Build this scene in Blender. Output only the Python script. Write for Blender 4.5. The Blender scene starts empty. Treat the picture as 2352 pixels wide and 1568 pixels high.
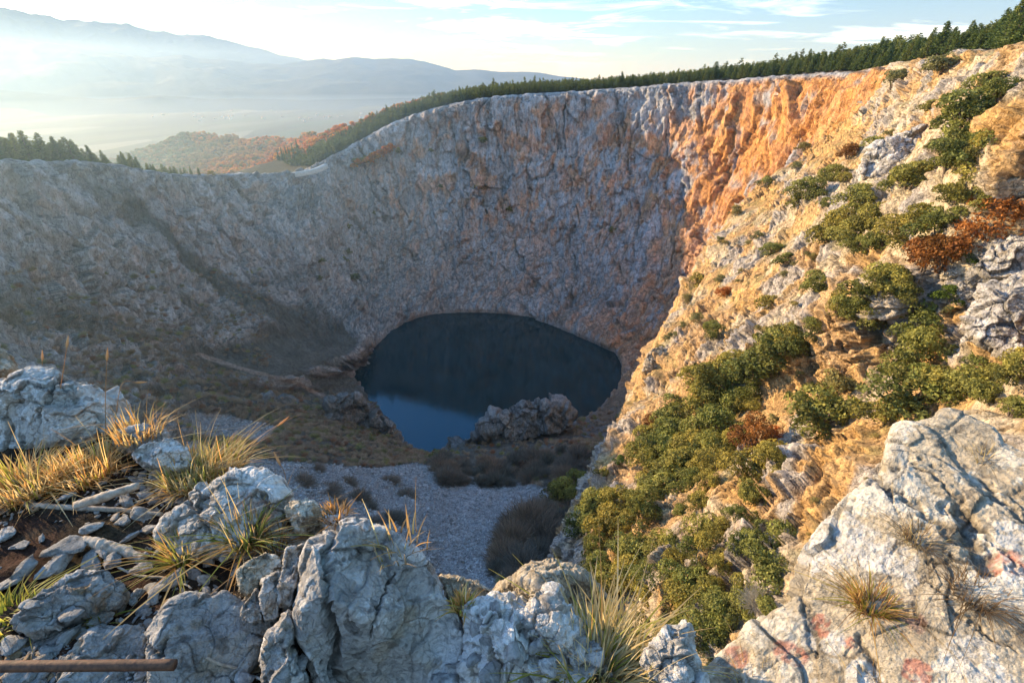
import bpy, math, random
import numpy as np
from mathutils import Vector, Matrix, Euler

random.seed(7)
RNG = np.random.default_rng(11)
scene = bpy.context.scene
COL = scene.collection
rad = math.radians

# ------------------------------------------------------------------ camera
PITCH = rad(26.8)
CP, SP = math.cos(PITCH), math.sin(PITCH)
F = 1176.0
cam_d = bpy.data.cameras.new('camera')
cam_d.sensor_width = 36.0
cam_d.lens = 18.0
cam_d.clip_start = 0.05
cam_d.clip_end = 120000
cam = bpy.data.objects.new('camera', cam_d)
COL.objects.link(cam)
cam.location = (0, 0, 0)
cam.rotation_euler = (rad(90) - PITCH, 0, 0)
scene.camera = cam

def ray(px, py):
    """direction of a survey sight line (units of a 2352 x 1568 sheet)"""
    x = px - 1176.0
    u = 784.0 - py
    return np.array([x, F * CP + u * SP, u * CP - F * SP])

def P(px, py, hd):
    d = ray(px, py)
    return d * (hd / math.hypot(d[0], d[1]))

def PZ(px, py, z):
    d = ray(px, py)
    return d * (z / d[2])

# ------------------------------------------------------------------ noise
_rs = np.random.RandomState(5)
_perm = _rs.permutation(256).astype(np.int64)
_perm = np.concatenate([_perm, _perm, _perm])
_grad = _rs.normal(size=(256, 3))
_grad /= np.linalg.norm(_grad, axis=1)[:, None]
_grad = _grad.astype(np.float32)
_jit = _rs.rand(256, 3).astype(np.float32)

def perlin(p):
    p = np.asarray(p, dtype=np.float32)
    i = np.floor(p).astype(np.int64)
    f = p - i
    i &= 255
    w = f * f * f * (f * (f * 6 - 15) + 10)
    out = np.zeros(len(p), dtype=np.float32)
    for dx in (0, 1):
        wx = w[:, 0] if dx else 1 - w[:, 0]
        hx = _perm[i[:, 0] + dx]
        for dy in (0, 1):
            wy = wx * (w[:, 1] if dy else 1 - w[:, 1])
            hy = _perm[hx + i[:, 1] + dy]
            for dz in (0, 1):
                g = _grad[_perm[hy + i[:, 2] + dz]]
                d = g[:, 0] * (f[:, 0] - dx) + g[:, 1] * (f[:, 1] - dy) + g[:, 2] * (f[:, 2] - dz)
                out += wy * (w[:, 2] if dz else 1 - w[:, 2]) * d
    return out * 1.6

def fbm(p, octv=4, gain=0.5, lac=2.03, off=0.0):
    a, s, out = 1.0, 1.0, 0.0
    for k in range(octv):
        out = out + a * perlin(p * s + off + 17.3 * k)
        a *= gain
        s *= lac
    return out

def ridged(p, octv=4, gain=0.5, lac=2.07, off=0.0):
    a, s, out = 1.0, 1.0, 0.0
    for k in range(octv):
        out = out + a * (1 - 2 * np.abs(perlin(p * s + off + 31.7 * k)))
        a *= gain
        s *= lac
    return out

def worley(p):
    """F1, F2, random id of the nearest cell"""
    p = np.asarray(p, dtype=np.float32)
    i = np.floor(p).astype(np.int64)
    f = p - i
    i &= 255
    f1 = np.full(len(p), 9.0, np.float32)
    f2 = f1.copy()
    idn = np.zeros(len(p), np.int64)
    for dx in (-1, 0, 1):
        hx = _perm[(i[:, 0] + dx) & 255]
        for dy in (-1, 0, 1):
            hy = _perm[hx + ((i[:, 1] + dy) & 255)]
            for dz in (-1, 0, 1):
                h = _perm[hy + ((i[:, 2] + dz) & 255)]
                j = _jit[h]
                d = np.sqrt((j[:, 0] + dx - f[:, 0]) ** 2 + (j[:, 1] + dy - f[:, 1]) ** 2 + (j[:, 2] + dz - f[:, 2]) ** 2)
                near = d < f1
                f2 = np.where(near, f1, np.minimum(f2, d))
                idn = np.where(near, h, idn)
                f1 = np.where(near, d, f1)
    return f1, f2, idn / 255.0

def facet(p, tilt=1.4):
    """broken rock faces: every cell is a plane with its own step and tilt; returns (height, edge distance, id)"""
    p = np.asarray(p, dtype=np.float32)
    i = np.floor(p).astype(np.int64)
    f = p - i
    i &= 255
    f1 = np.full(len(p), 9.0, np.float32)
    f2 = f1.copy()
    idn = np.zeros(len(p), np.int64)
    dl = np.zeros((len(p), 3), np.float32)
    for dx in (-1, 0, 1):
        hx = _perm[(i[:, 0] + dx) & 255]
        for dy in (-1, 0, 1):
            hy = _perm[hx + ((i[:, 1] + dy) & 255)]
            for dz in (-1, 0, 1):
                h = _perm[hy + ((i[:, 2] + dz) & 255)]
                j = _jit[h]
                v = np.stack([f[:, 0] - j[:, 0] - dx, f[:, 1] - j[:, 1] - dy, f[:, 2] - j[:, 2] - dz], -1)
                d = np.sqrt((v * v).sum(1))
                near = d < f1
                f2 = np.where(near, f1, np.minimum(f2, d))
                idn = np.where(near, h, idn)
                dl[near] = v[near]
                f1 = np.where(near, d, f1)
    r = idn / 255.0
    return (r - .5) + tilt * (dl * _grad[idn]).sum(1), f2 - f1, r

def in_poly(X, Y, poly):
    c = np.zeros(len(X), bool)
    m = len(poly)
    for k in range(m):
        x1, y1 = poly[k]; x2, y2 = poly[(k + 1) % m]
        if y1 == y2: continue
        c ^= ((Y > min(y1, y2)) & (Y <= max(y1, y2)) & (X < (x2 - x1) * (Y - y1) / (y2 - y1) + x1))
    return c

def seg_dist(X, Y, line):
    best = np.full(len(X), 1e9)
    for (x1, y1), (x2, y2) in zip(line[:-1], line[1:]):
        dx, dy = x2 - x1, y2 - y1
        u = np.clip(((X - x1) * dx + (Y - y1) * dy) / (dx * dx + dy * dy), 0, 1)
        best = np.minimum(best, np.hypot(X - x1 - u * dx, Y - y1 - u * dy))
    return best

def project(G):
    v = G.reshape(-1, 3)
    fw = v[:, 1] * CP - v[:, 2] * SP
    up = v[:, 1] * SP + v[:, 2] * CP
    ok = fw > 1
    px = np.where(ok, 1176 + F * v[:, 0] / np.where(ok, fw, 1), -1e5)
    py = np.where(ok, 784 - F * up / np.where(ok, fw, 1), -1e5)
    return px, py, fw
SCREE_POLY = [(560,1050),(700,1062),(860,1075),(960,1062),(1100,1098),(1200,1108),(1262,1122),(1258,1152),(1185,1172),(1135,1225),(1122,1300),(1160,1360),(1100,1420),(900,1400),(640,1240),(560,1120)]
SCREE_POLY2 = [(425,948),(520,952),(640,982),(610,1015),(450,1002)]

def smooth(a, b, x):
    t = np.clip((x - a) / (b - a), 0, 1)
    return t * t * (3 - 2 * t)

def mixc(a, b, t):
    return a * (1 - t)[:, None] + np.asarray(b, dtype=np.float64)[None, :] * t[:, None] if np.ndim(b) == 1 else a * (1 - t)[:, None] + b * t[:, None]

# ------------------------------------------------------------------ mesh helpers
def mesh_from(name, verts, faces_flat, nside, mat=None, smooth_shade=False, col=None, extra=None, midx=None):
    me = bpy.data.meshes.new(name)
    verts = np.ascontiguousarray(verts, dtype=np.float32)
    faces_flat = np.ascontiguousarray(faces_flat, dtype=np.int32).ravel()
    nf = len(faces_flat) // nside
    me.vertices.add(len(verts))
    me.vertices.foreach_set('co', verts.ravel())
    me.loops.add(len(faces_flat))
    me.loops.foreach_set('vertex_index', faces_flat)
    me.polygons.add(nf)
    me.polygons.foreach_set('loop_start', np.arange(0, nf * nside, nside, dtype=np.int32))
    try:
        me.polygons.foreach_set('loop_total', np.full(nf, nside, dtype=np.int32))
    except Exception:
        pass
    me.update(calc_edges=True)
    if smooth_shade:
        me.polygons.foreach_set('use_smooth', np.ones(nf, dtype=bool))
    if col is not None:
        at = me.attributes.new('col', 'FLOAT_COLOR', 'POINT')
        c = np.ones((len(verts), 4), dtype=np.float32)
        c[:, :3] = col
        at.data.foreach_set('color', c.ravel())
    if extra:
        for k, v in extra.items():
            at = me.attributes.new(k, 'FLOAT', 'POINT')
            at.data.foreach_set('value', np.ascontiguousarray(v, dtype=np.float32))
    if mat is not None:
        for m in (mat if isinstance(mat, (list, tuple)) else [mat]):
            me.materials.append(m)
    if midx is not None:
        me.polygons.foreach_set('material_index', np.ascontiguousarray(midx, dtype=np.int32))
    me.validate()
    return me

def link(name, me, parent=None, loc=None):
    o = bpy.data.objects.new(name, me)
    COL.objects.link(o)
    if parent is not None:
        o.parent = parent
    if loc is not None:
        o.location = loc
    return o

def tag(o, label=None, cat=None, group=None, kind=None):
    if label: o['label'] = label
    if cat: o['category'] = cat
    if group: o['group'] = group
    if kind: o['kind'] = kind
    return o

def grid_faces(nu, nv, wrap=False):
    a = np.arange((nu if wrap else nu - 1) * nv).reshape(-1, nv)[:, :-1]
    b = (a + nv) % (nu * nv)
    return np.stack([a, b, b + 1, a + 1], axis=-1).reshape(-1, 4)

def grid_normals(G, wrap=False):
    if wrap:
        du = np.roll(G, -1, 0) - np.roll(G, 1, 0)
    else:
        du = np.gradient(G, axis=0)
    dv = np.gradient(G, axis=1)
    n = np.cross(du, dv)
    n /= np.linalg.norm(n, axis=2)[:, :, None] + 1e-9
    return n

def catmull(ctrl, n, closed=False, axis=0):
    """resample control points along an axis with a Catmull-Rom curve; n samples"""
    C = np.moveaxis(np.asarray(ctrl, dtype=np.float64), axis, 0)
    m = len(C)
    if closed:
        t = np.linspace(0, m, n, endpoint=False)
    else:
        t = np.linspace(0, m - 1, n)
    i = np.minimum(np.floor(t).astype(int), m - (1 if closed else 2))
    f = (t - i).reshape((-1,) + (1,) * (C.ndim - 1))
    if closed:
        p0, p1, p2, p3 = C[(i - 1) % m], C[i % m], C[(i + 1) % m], C[(i + 2) % m]
    else:
        E = np.concatenate([2 * C[:1] - C[1:2], C, 2 * C[-1:] - C[-2:-1]], 0)
        p0, p1, p2, p3 = E[i], E[i + 1], E[i + 2], E[i + 3]
    r = 0.5 * ((2 * p1) + (-p0 + p2) * f + (2 * p0 - 5 * p1 + 4 * p2 - p3) * f ** 2 + (-p0 + 3 * p1 - 3 * p2 + p3) * f ** 3)
    return np.moveaxis(r, 0, axis)

def resample_len(pts, closed, n, w=None):
    """parameters so that samples along axis 0 are evenly spaced by mean row length"""
    return pts
# ------------------------------------------------------------------ node helpers
def new_mat(name):
    m = bpy.data.materials.new(name)
    m.use_nodes = True
    nt = m.node_tree
    nt.nodes.clear()
    return m, nt

def N(nt, t, **kw):
    n = nt.nodes.new(t)
    for k, v in kw.items():
        if k in ('op', 'operation'):
            n.operation = v
        elif k == 'blend':
            n.blend_type = v
        elif isinstance(k, str) and k.startswith('i_'):
            n.inputs[k[2:].replace('_', ' ')].default_value = v
        else:
            setattr(n, k, v)
    return n

def L(nt, a, b):
    nt.links.new(a, b)

def mixrgb(nt, blend, fac, a, b):
    n = nt.nodes.new('ShaderNodeMix')
    n.data_type = 'RGBA'
    n.blend_type = blend
    for idx, v in ((0, fac), (6, a), (7, b)):
        if hasattr(v, 'is_output'):
            nt.links.new(v, n.inputs[idx])
        else:
            n.inputs[idx].default_value = v
    return n.outputs[2]

def ramp(nt, src, stops):
    r = nt.nodes.new('ShaderNodeValToRGB')
    while len(r.color_ramp.elements) < len(stops):
        r.color_ramp.elements.new(0.5)
    for e, (p, c) in zip(r.color_ramp.elements, stops):
        e.position = p
        e.color = (c, c, c, 1) if np.isscalar(c) else tuple(c) + (1,)
    nt.links.new(src, r.inputs[0])
    return r.outputs[0]

def noise_tex(nt, vec, scale, detail=6, rough=0.6, dist=0.0):
    n = nt.nodes.new('ShaderNodeTexNoise')
    n.inputs['Scale'].default_value = scale
    n.inputs['Detail'].default_value = detail
    n.inputs['Roughness'].default_value = rough
    n.inputs['Distortion'].default_value = dist
    if vec is not None:
        nt.links.new(vec, n.inputs['Vector'])
    return n.outputs[0]

def rock_mat(name, s1, s2, b1, b2, var=0.5, rough=0.92, fiss=0.45, zs=1.0):
    """rock: colour from the 'col' attribute, broken up by noise; s1, s2 noise scales (1/m), b1, b2 bump distances (m)"""
    m, nt = new_mat(name)
    out = N(nt, 'ShaderNodeOutputMaterial')
    bs = N(nt, 'ShaderNodeBsdfPrincipled')
    bs.inputs['Roughness'].default_value = rough
    bs.inputs['Specular IOR Level'].default_value = 0.25
    at = N(nt, 'ShaderNodeAttribute', attribute_name='col')
    geo = N(nt, 'ShaderNodeNewGeometry')
    mpz = N(nt, 'ShaderNodeMapping')
    mpz.inputs['Scale'].default_value = (1, 1, zs)
    mpz.inputs['Rotation'].default_value = (0.25 if zs != 1 else 0, 0.2 if zs != 1 else 0, 0)
    L(nt, geo.outputs['Position'], mpz.inputs[0])
    n1 = noise_tex(nt, mpz.outputs[0], s1, 8, 0.65)
    n2 = noise_tex(nt, mpz.outputs[0], s2, 6, 0.7)
    r1 = ramp(nt, n1, [(0.3, 1 - var), (0.5, 1.0), (0.7, 1 + 0.6 * var)])
    r2 = ramp(nt, n2, [(0.3, 1 - 0.7 * var), (0.55, 1.0), (0.75, 1 + 0.5 * var)])
    c = mixrgb(nt, 'MULTIPLY', 1.0, at.outputs['Color'], r1)
    c = mixrgb(nt, 'MULTIPLY', 1.0, c, r2)
    # thin dark fissures
    fis = ramp(nt, noise_tex(nt, mpz.outputs[0], s1 * 1.7, 5, 0.6, 0.9), [(0.0, 1.0), (0.465, 1.0), (0.495, fiss), (0.525, 1.0)])
    c = mixrgb(nt, 'MULTIPLY', 1.0, c, fis)
    L(nt, c, bs.inputs['Base Color'])
    bpf = N(nt, 'ShaderNodeBump')
    bpf.inputs['Distance'].default_value = b1 * 0.35
    L(nt, fis, bpf.inputs['Height'])
    bp1 = N(nt, 'ShaderNodeBump')
    L(nt, bpf.outputs[0], bp1.inputs['Normal'])
    bp1.inputs['Strength'].default_value = 1.0
    bp1.inputs['Distance'].default_value = b1
    L(nt, n1, bp1.inputs['Height'])
    bp2 = N(nt, 'ShaderNodeBump')
    bp2.inputs['Strength'].default_value = 1.0
    bp2.inputs['Distance'].default_value = b2
    L(nt, n2, bp2.inputs['Height'])
    L(nt, bp1.outputs[0], bp2.inputs['Normal'])
    L(nt, bp2.outputs[0], bs.inputs['Normal'])
    L(nt, bs.outputs[0], out.inputs[0])
    return m
# ------------------------------------------------------------------ the crater bowl
LAKE_Z = -240.0
M_CLIFF = rock_mat('cliff_limestone', 0.34, 1.7, 2.0, .75, 0.46, fiss=.5, zs=.42)
M_SLOPE = rock_mat('slope_limestone', 0.40, 2.2, 1.1, 0.35, 0.42, fiss=.6)

HF = [0, .30, .55, .76, .91, 1]
RF = [0, .12, .27, .47, .74, 1]

def col_auto(rim, hd, shore, hf=HF, rf=RF):
    a = P(rim[0], rim[1], hd) if hd is not None else np.array(rim, float)
    b = PZ(shore[0], shore[1], LAKE_Z)
    out = []
    for h, r in zip(hf, rf):
        out.append(np.array([a[0] + (b[0] - a[0]) * r, a[1] + (b[1] - a[1]) * r, a[2] + (b[2] - a[2]) * h]))
    return out

def col_pts(*pts):
    out = []
    for q in pts:
        if q[0] == 'w': out.append(np.array(q[1:], float))
        elif q[0] == 's': out.append(PZ(q[1], q[2], LAKE_Z))
        else: out.append(P(*q))
    return out

W = 'w'
cols = [
 col_pts((-300,372,320), (-150,560,300), (0,720,285), (150,800,288), (400,925,300), ('s',874,952)),
 col_pts((0,372,360), (100,560,340), (180,700,330), (300,800,335), (550,900,340), ('s',855,925)),
 col_pts((200,374,410), (280,560,385), (360,720,370), (430,800,365), (640,870,362), ('s',834,900)),
 col_pts((400,402,470), (450,560,440), (500,700,415), (560,790,395), (700,860,380), ('s',812,875)),
 col_pts((540,400,535), (570,540,490), (620,680,455), (690,770,430), (760,830,405), ('s',808,856)),
 col_pts((690,393,625), (700,530,530), (730,660,500), (770,750,468), (815,805,440), ('s',838,820)),
 col_auto((780,350),665,(870,785)),
 col_auto((905,283),675,(925,742)),
 col_auto((1000,250),668,(985,722)),
 col_auto((1100,228),656,(1055,717)),
 col_auto((1200,218),652,(1120,717)),
 col_auto((1300,213),650,(1185,722)),
 col_auto((1400,206),640,(1240,736)),
 col_auto((1500,198),625,(1290,755)),
 col_auto((1600,190),600,(1340,775)),
 col_auto((1700,184),570,(1388,797)),
 col_auto((1800,176),535,(1418,813)),
 col_auto((1900,170),490,(1434,845)),
 col_auto((1965,172),455,(1430,882)),
 col_pts((2100,160,385), (W,185,335,-75), (W,165,340,-130), (1530,820,385), (1470,880,375), ('s',1410,908)),
 col_pts((W,240,200,-6), (W,190,250,-90), (W,150,270,-150), (1510,950,310), (1440,955,330), ('s',1368,948)),
 col_pts((W,200,120,-8), (W,150,180,-90), (W,115,215,-150), (1470,1020,262), (1390,995,295), ('s',1318,972)),
 col_pts((W,110,50,-60), (W,80,85,-110), (W,60,130,-168), (1330,1100,215), (1310,1035,255), ('s',1230,990)),
 col_pts((W,15,4,-75), (W,22,55,-122), (1200,1330,125), (1180,1200,175), (1150,1080,235), ('s',1080,1010)),
 col_pts((W,-8,4,-75), (W,-12,50,-118), (1050,1300,135), (1000,1180,180), (985,1090,226), ('s',985,1049)),
 col_pts((W,-45,2,-60), (W,-60,60,-82), (800,1200,160), (800,1100,205), (880,1055,252), ('s',930,1030)),
 col_pts((W,-90,-5,-28), (W,-110,80,-70), (550,1130,180), (620,1020,235), (780,1000,285), ('s',905,1003)),
 col_pts((W,-180,20,-18), (W,-180,110,-60), (300,950,240), (450,980,265), (660,955,302), ('s',886,978)),
 col_pts((W,-260,120,-28), (W,-230,160,-60), (60,830,265), (250,880,280), (500,920,300), ('s',880,964)),
]
# outward rows behind the rim: (distance, rise) per column
nC = len(cols)
CEN = np.array([-22.0, 415.0])
outer = {0:-1, 1:-1, 2:-1, 3:-1.2, 4:-1.2, 5:-1.6, 6:-1, 7:-.2, 8:.2, 9:.5, 10:.6, 11:.6, 12:.6, 13:.7, 14:.8, 15:1, 16:1.2, 17:1.8, 18:2.0}
rows = []
for k, c in enumerate(cols):
    rim = c[0]
    o = rim[:2] - CEN
    o /= np.linalg.norm(o)
    g = outer.get(k, 0.0)
    pre = []
    for d, up in ((2600, None), (900, None), (330, None), (130, 7.0), (50, 4.0), (14, 1.5), (3, 0.3)):
        z = rim[2] + (g * up if up else 0)
        if up is None:
            if g >= 0:
                z = {330: rim[2] + (4 * g if k > 11 else -55), 900: (rim[2] - 60 if k > 14 else -235), 2600: -302}[d]
            else:
                z = {330: rim[2] - 75, 900: -265, 2600: -302}[d]
        pre.append(np.array([rim[0] + o[0] * d, rim[1] + o[1] * d, z]))
    post = [c[-1] * 1.0]
    post[0][2] -= 22
    tow = CEN - c[-1][:2]
    post[0][:2] += tow / np.linalg.norm(tow) * 14
    rows.append(pre + c + post)
CTRL = np.array(rows)                   # nC x 14 x 3
NRIM = 7
def densify_u(C, step, closed):
    """sample density in u follows arc length of the mid row"""
    G = catmull(C, 40 * len(C), closed, 0)
    mid = G[:, NRIM + 2] if G.shape[1] > NRIM + 2 else G[:, 1]
    d = np.linalg.norm(np.diff(np.concatenate([mid, mid[:1]]) if closed else mid, axis=0)[:, :2], axis=1)
    s = np.concatenate([[0], np.cumsum(d)])
    n = int(s[-1] / step)
    tt = np.linspace(0, s[-1], n, endpoint=not closed)
    xs = np.arange(len(s))
    src = np.interp(tt, s, xs)
    i0 = np.floor(src).astype(int)
    f = (src - i0)[:, None, None]
    m = len(G)
    if closed:
        return G[i0 % m] * (1 - f) + G[(i0 + 1) % m] * f
    return G[np.minimum(i0, m - 1)] * (1 - f) + G[np.minimum(i0 + 1, m - 1)] * f

def densify_v(C, counts):
    """C: nu x nv x 3, counts samples per interval"""
    G = np.moveaxis(C, 1, 0)
    E = np.concatenate([2 * G[:1] - G[1:2], G, 2 * G[-1:] - G[-2:-1]], 0)
    outp = []
    for k, n in enumerate(counts):
        p0, p1, p2, p3 = E[k], E[k + 1], E[k + 2], E[k + 3]
        d1 = np.linalg.norm(p1 - p0, axis=-1, keepdims=True) ** .5 + 1e-6
        d2 = np.linalg.norm(p2 - p1, axis=-1, keepdims=True) ** .5 + 1e-6
        d3 = np.linalg.norm(p3 - p2, axis=-1, keepdims=True) ** .5 + 1e-6
        m1 = (p2 - p1) + d2 * ((p1 - p0) / d1 - (p2 - p0) / (d1 + d2))
        m2 = (p2 - p1) + d2 * ((p3 - p2) / d3 - (p3 - p1) / (d2 + d3))
        for j in range(n):
            f = j / n
            outp.append((2*f**3-3*f**2+1)*p1 + (f**3-2*f**2+f)*m1 + (-2*f**3+3*f**2)*p2 + (f**3-f**2)*m2)
    outp.append(G[-1])
    return np.moveaxis(np.array(outp), 0, 1)

GB = densify_u(CTRL, 0.95, True)
counts = [10, 12, 14, 16, 16, 10, 6, 62, 58, 60, 52, 46, 20]
GB = densify_v(GB, counts)
nu, nv = GB.shape[:2]
rim_row = sum(counts[:NRIM])
shore_row = sum(counts[:-1])
V = GB.reshape(-1, 3).copy()
NRM = grid_normals(GB, True)
# make normals point into the bowl / upward
cdir = np.stack([CEN[0] - GB[..., 0], CEN[1] - GB[..., 1], np.full(GB.shape[:2], 60.0)], -1)
sgn = np.sign(np.sum(NRM * cdir, -1))
if np.mean(sgn) < 0: NRM = -NRM
FLIP_B = np.mean(sgn) < 0
nrm = NRM.reshape(-1, 3)
ui = np.repeat(np.arange(nu), nv) / nu
vi = np.tile(np.arange(nv), nu)
# arc lengths
ss = np.concatenate([[0], np.cumsum(np.linalg.norm(np.diff(GB[:, rim_row + 60], axis=0)[:, :2], axis=1))])
S = np.repeat(ss, nv)
tt = np.concatenate([np.zeros((nu, 1)), np.cumsum(np.linalg.norm(np.diff(GB, axis=1), axis=2), axis=1)], 1)
tt -= tt[:, rim_row:rim_row + 1]
T = tt.reshape(-1)
dist_c = np.hypot(V[:, 0], V[:, 1])
ang = np.degrees(np.arctan2(V[:, 0], V[:, 1]))
colf = ui * nC                                          # column coordinate 0..nC
wall = smooth(-2, 6, T) * smooth(0, 7, (V[:, 2] - (LAKE_Z - 3)))
left = np.where(colf < 6.5, 1 - smooth(4.0, 6.5, colf), 0) + smooth(27, 28.5, colf)
# how steep the base is
flat = np.abs(nrm[:, 2])
bench = smooth(0.62, 0.84, flat) * (T > 8)
bench = bench * (1 - smooth(5.0, 6.2, colf) * (1 - smooth(18.3, 19.3, colf)))
bench = bench * np.where(left > .1, smooth(-108, -135, V[:, 2]), 1.0)              # scree, brush slopes
skew = 0.55 * left
qa = np.stack([(S - T * skew * 1.2) / 30.0, T / 95.0, V[:, 2] * 0.0 + 3.1], -1)
warp = fbm(V / 60.0, 3, off=5.0)
qa[:, 0] += warp * 0.9
qa[:, 1] += warp * 0.5
gully = ridged(qa, 3, 0.55)
big = fbm(V / 55.0, 3, off=9.0)
mid = ridged(np.stack([(S - T * skew) / 9.0 + warp, T / 17.0 + warp, V[:, 0] * 0], -1), 4, 0.6, off=3.0)
shx = V[:, 2] * (0.9 * left + .12)
wv = np.stack([fbm(V / 14.0, 3, off=61), fbm(V / 14.0, 3, off=71), fbm(V / 14.0, 3, off=81)], -1)
A1, e1, id1 = facet(np.stack([(V[:, 0] + shx) / 21.0, V[:, 1] / 21.0, V[:, 2] / 52.0], -1) + .22 * wv, 1.5)
A2, e2, id2 = facet(np.stack([(V[:, 0] + shx) / 8.0, V[:, 1] / 8.0, V[:, 2] / 21.0], -1) + .3 * wv, 1.4)
A3, e3, id3 = facet(np.stack([(V[:, 0] + shx) / 3.4, V[:, 1] / 3.4, V[:, 2] / 7.0], -1) + .4 * wv, 1.3)
rq = np.stack([(S - T * (.75 * left + .12)) / 46.0 + .35 * warp, T / 230.0 + .1 * warp, V[:, 0] * 0 + 9.], -1)
r1 = np.abs(perlin(rq)) + .012 * perlin(V / 4.0) + .05 * smooth(-.2, .4, fbm(V / 30.0, 2, off=44))
rift = 1 - smooth(.0, .035, r1)
crack = (.4 + .6 * smooth(0.0, 0.06, e1)) * (.7 + .3 * smooth(0.0, 0.07, e2))
cid = id2
fine = ridged(V / 3.2, 4, 0.62, off=1.7)
disp = wall * ((1 - 0.8 * bench) * (3.2 * gully + 3.4 * big + 1.0 * mid + 3.2 * A1 + 1.5 * A2 + .55 * A3 - 1.4 * (1 - crack) - 2.6 * rift) + 0.28 * fine * (1 - .5 * bench))
top_rough = (1 - smooth(2, 20, np.abs(T))) * 1.2
disp += top_rough * fbm(V / 7.0, 4, off=2.2) * (V[:, 1] > 60)
far_out = smooth(20, 200, -T)
disp = np.where(T < -1, disp * (1 - far_out) + far_out * 6 * big, disp)
near_cam = smooth(8, 40, np.hypot(V[:, 0], V[:, 1]))
V2 = V + nrm * (disp * near_cam)[:, None]
G2 = V2.reshape(nu, nv, 3)
N2 = grid_normals(G2, True).reshape(-1, 3)
if FLIP_B: N2 = -N2

# colour
grey = np.array([0.435, 0.43, 0.445])
V_c = np.tile(grey, (len(V), 1))
tone = fbm(V / 28.0, 3, off=4.0)
V_c *= (1 + 0.22 * tone)[:, None]
# iron stained patches: strong on the right half of the far wall
right = smooth(12.5, 17.5, colf) * (colf < 21)
mid_ = smooth(7.0, 9.5, colf) * (colf < 21)
pat = fbm(np.stack([S / 24.0 + 0.5 * warp, T / 36.0, V[:, 0] * 0 + 7.0], -1), 4, 0.55) + .22 * (id2 - .5)
pat2 = fbm(np.stack([S / 6.0, T / 18.0, V[:, 0] * 0 + 2.0], -1), 3, 0.55)
om = smooth(0.25 - 0.95 * right - 0.26 * mid_ - .05, 0.55 - 0.5 * right - .1 * mid_, pat + 0.45 * pat2 + .15 * (right > .5)) 
om *= (0.22 + 0.36 * mid_ + 0.6 * right)
om = np.clip(om, 0, 1)
om *= smooth(0, 14 - 8 * right, T)
low = smooth(90, 200, T)
om *= (1 - 0.55 * low * (1 - .5 * right))
orange = np.array([0.64, 0.31, 0.11])
rust = np.array([0.56, 0.30, 0.18])
oc = mixc(np.tile(orange, (len(V), 1)), rust, smooth(-.2, .5, fbm(V / 15.0, 3, off=8.)) * (1 - 0.6 * right))
V_c = V_c * (1 - np.clip(om, 0, 1))[:, None] + oc * np.clip(om, 0, 1)[:, None]
# pale exposed faces and dark crevices
rel = disp - (3.2 * gully + 4 * big)
V_c *= (1 + 0.18 * np.clip(fine, -1, 1.2))[:, None]
V_c *= ((0.66 + 0.34 * crack) * (1 - .42 * rift))[:, None]
V_c *= (0.86 + .16 * id2 + .14 * id1)[:, None]
V_c *= (0.86 + 0.2 * smooth(-.6, .9, mid))[:, None]
# ledges hold soil, dry grass, brush
led = smooth(0.60, 0.86, N2[:, 2]) * (T > 3)
brush = np.array([0.055, 0.048, 0.030])
V_c = mixc(V_c, brush, np.clip(led * 0.55 * (1 - .6 * bench), 0, 1))
# left wall: green tinted gully below the rim
lg = left * smooth(-.1, .5, fbm(np.stack([(S - T * .9) / 45.0, T / 120.0, V[:, 0] * 0 + 5], -1), 2))
V_c = mixc(V_c, np.array([0.075, 0.078, 0.052]), np.clip(lg * 0.75, 0, 1))
# brush covered bench (left) and scree (centre)
scree_zone = np.where((colf > 22.6) & (colf < 27.5), 1.0, 0) * bench
sc_n = fbm(V / 14.0, 3, off=6.0)
left_bench = bench * np.where((colf > 27.2) | (colf < 5.5), 1.0, 0)
right_bench = bench * np.where((colf > 18.5) & (colf < 23.0), 1.0, 0)
soil = np.array([0.17, 0.158, 0.135])
V_c = mixc(V_c, soil * 0.6, np.clip(left_bench * (0.85 + 0.4 * sc_n), 0, 1))
V_c = mixc(V_c, np.array([0.16, 0.125, 0.095]), np.clip(right_bench * 0.75, 0, 1))
# scree: pale grey tongue, brown brush towards the water
scree_c = np.array([0.43, 0.44, 0.46])
px_ = None
PX, PY, PD = project(V2)
inb = (in_poly(PX, PY, SCREE_POLY) | in_poly(PX, PY, SCREE_POLY2)) & (T > 8)
nearv = (scree_zone > 0.02) | (left_bench > .02) | inb
sn = np.clip(nearv * 1.0, 0, 1) * np.clip(bench * 1.5 + inb, 0, 1)
floor_c = np.where(inb[:, None], scree_c * (1 + .12 * sc_n)[:, None], soil * 1.25 * (.75 + .25 * sc_n)[:, None])
V_c = V_c * (1 - sn)[:, None] + floor_c * sn[:, None]
trk = (1 - smooth(3.0, 6.0, seg_dist(PX, PY, [(452,812),(520,836),(600,858),(680,880),(742,908)]) + 2 * fbm(V / 5, 2))) * (T > 8) * (PD < 470) * (PD > 200)
V_c = mixc(V_c, np.array([0.46, 0.36, 0.30]), np.clip(trk, 0, 1) * .95)
# outward land
outl = smooth(2, 10, -T)
V_c = mixc(V_c, np.array([0.07, 0.065, 0.035]), outl)
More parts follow.
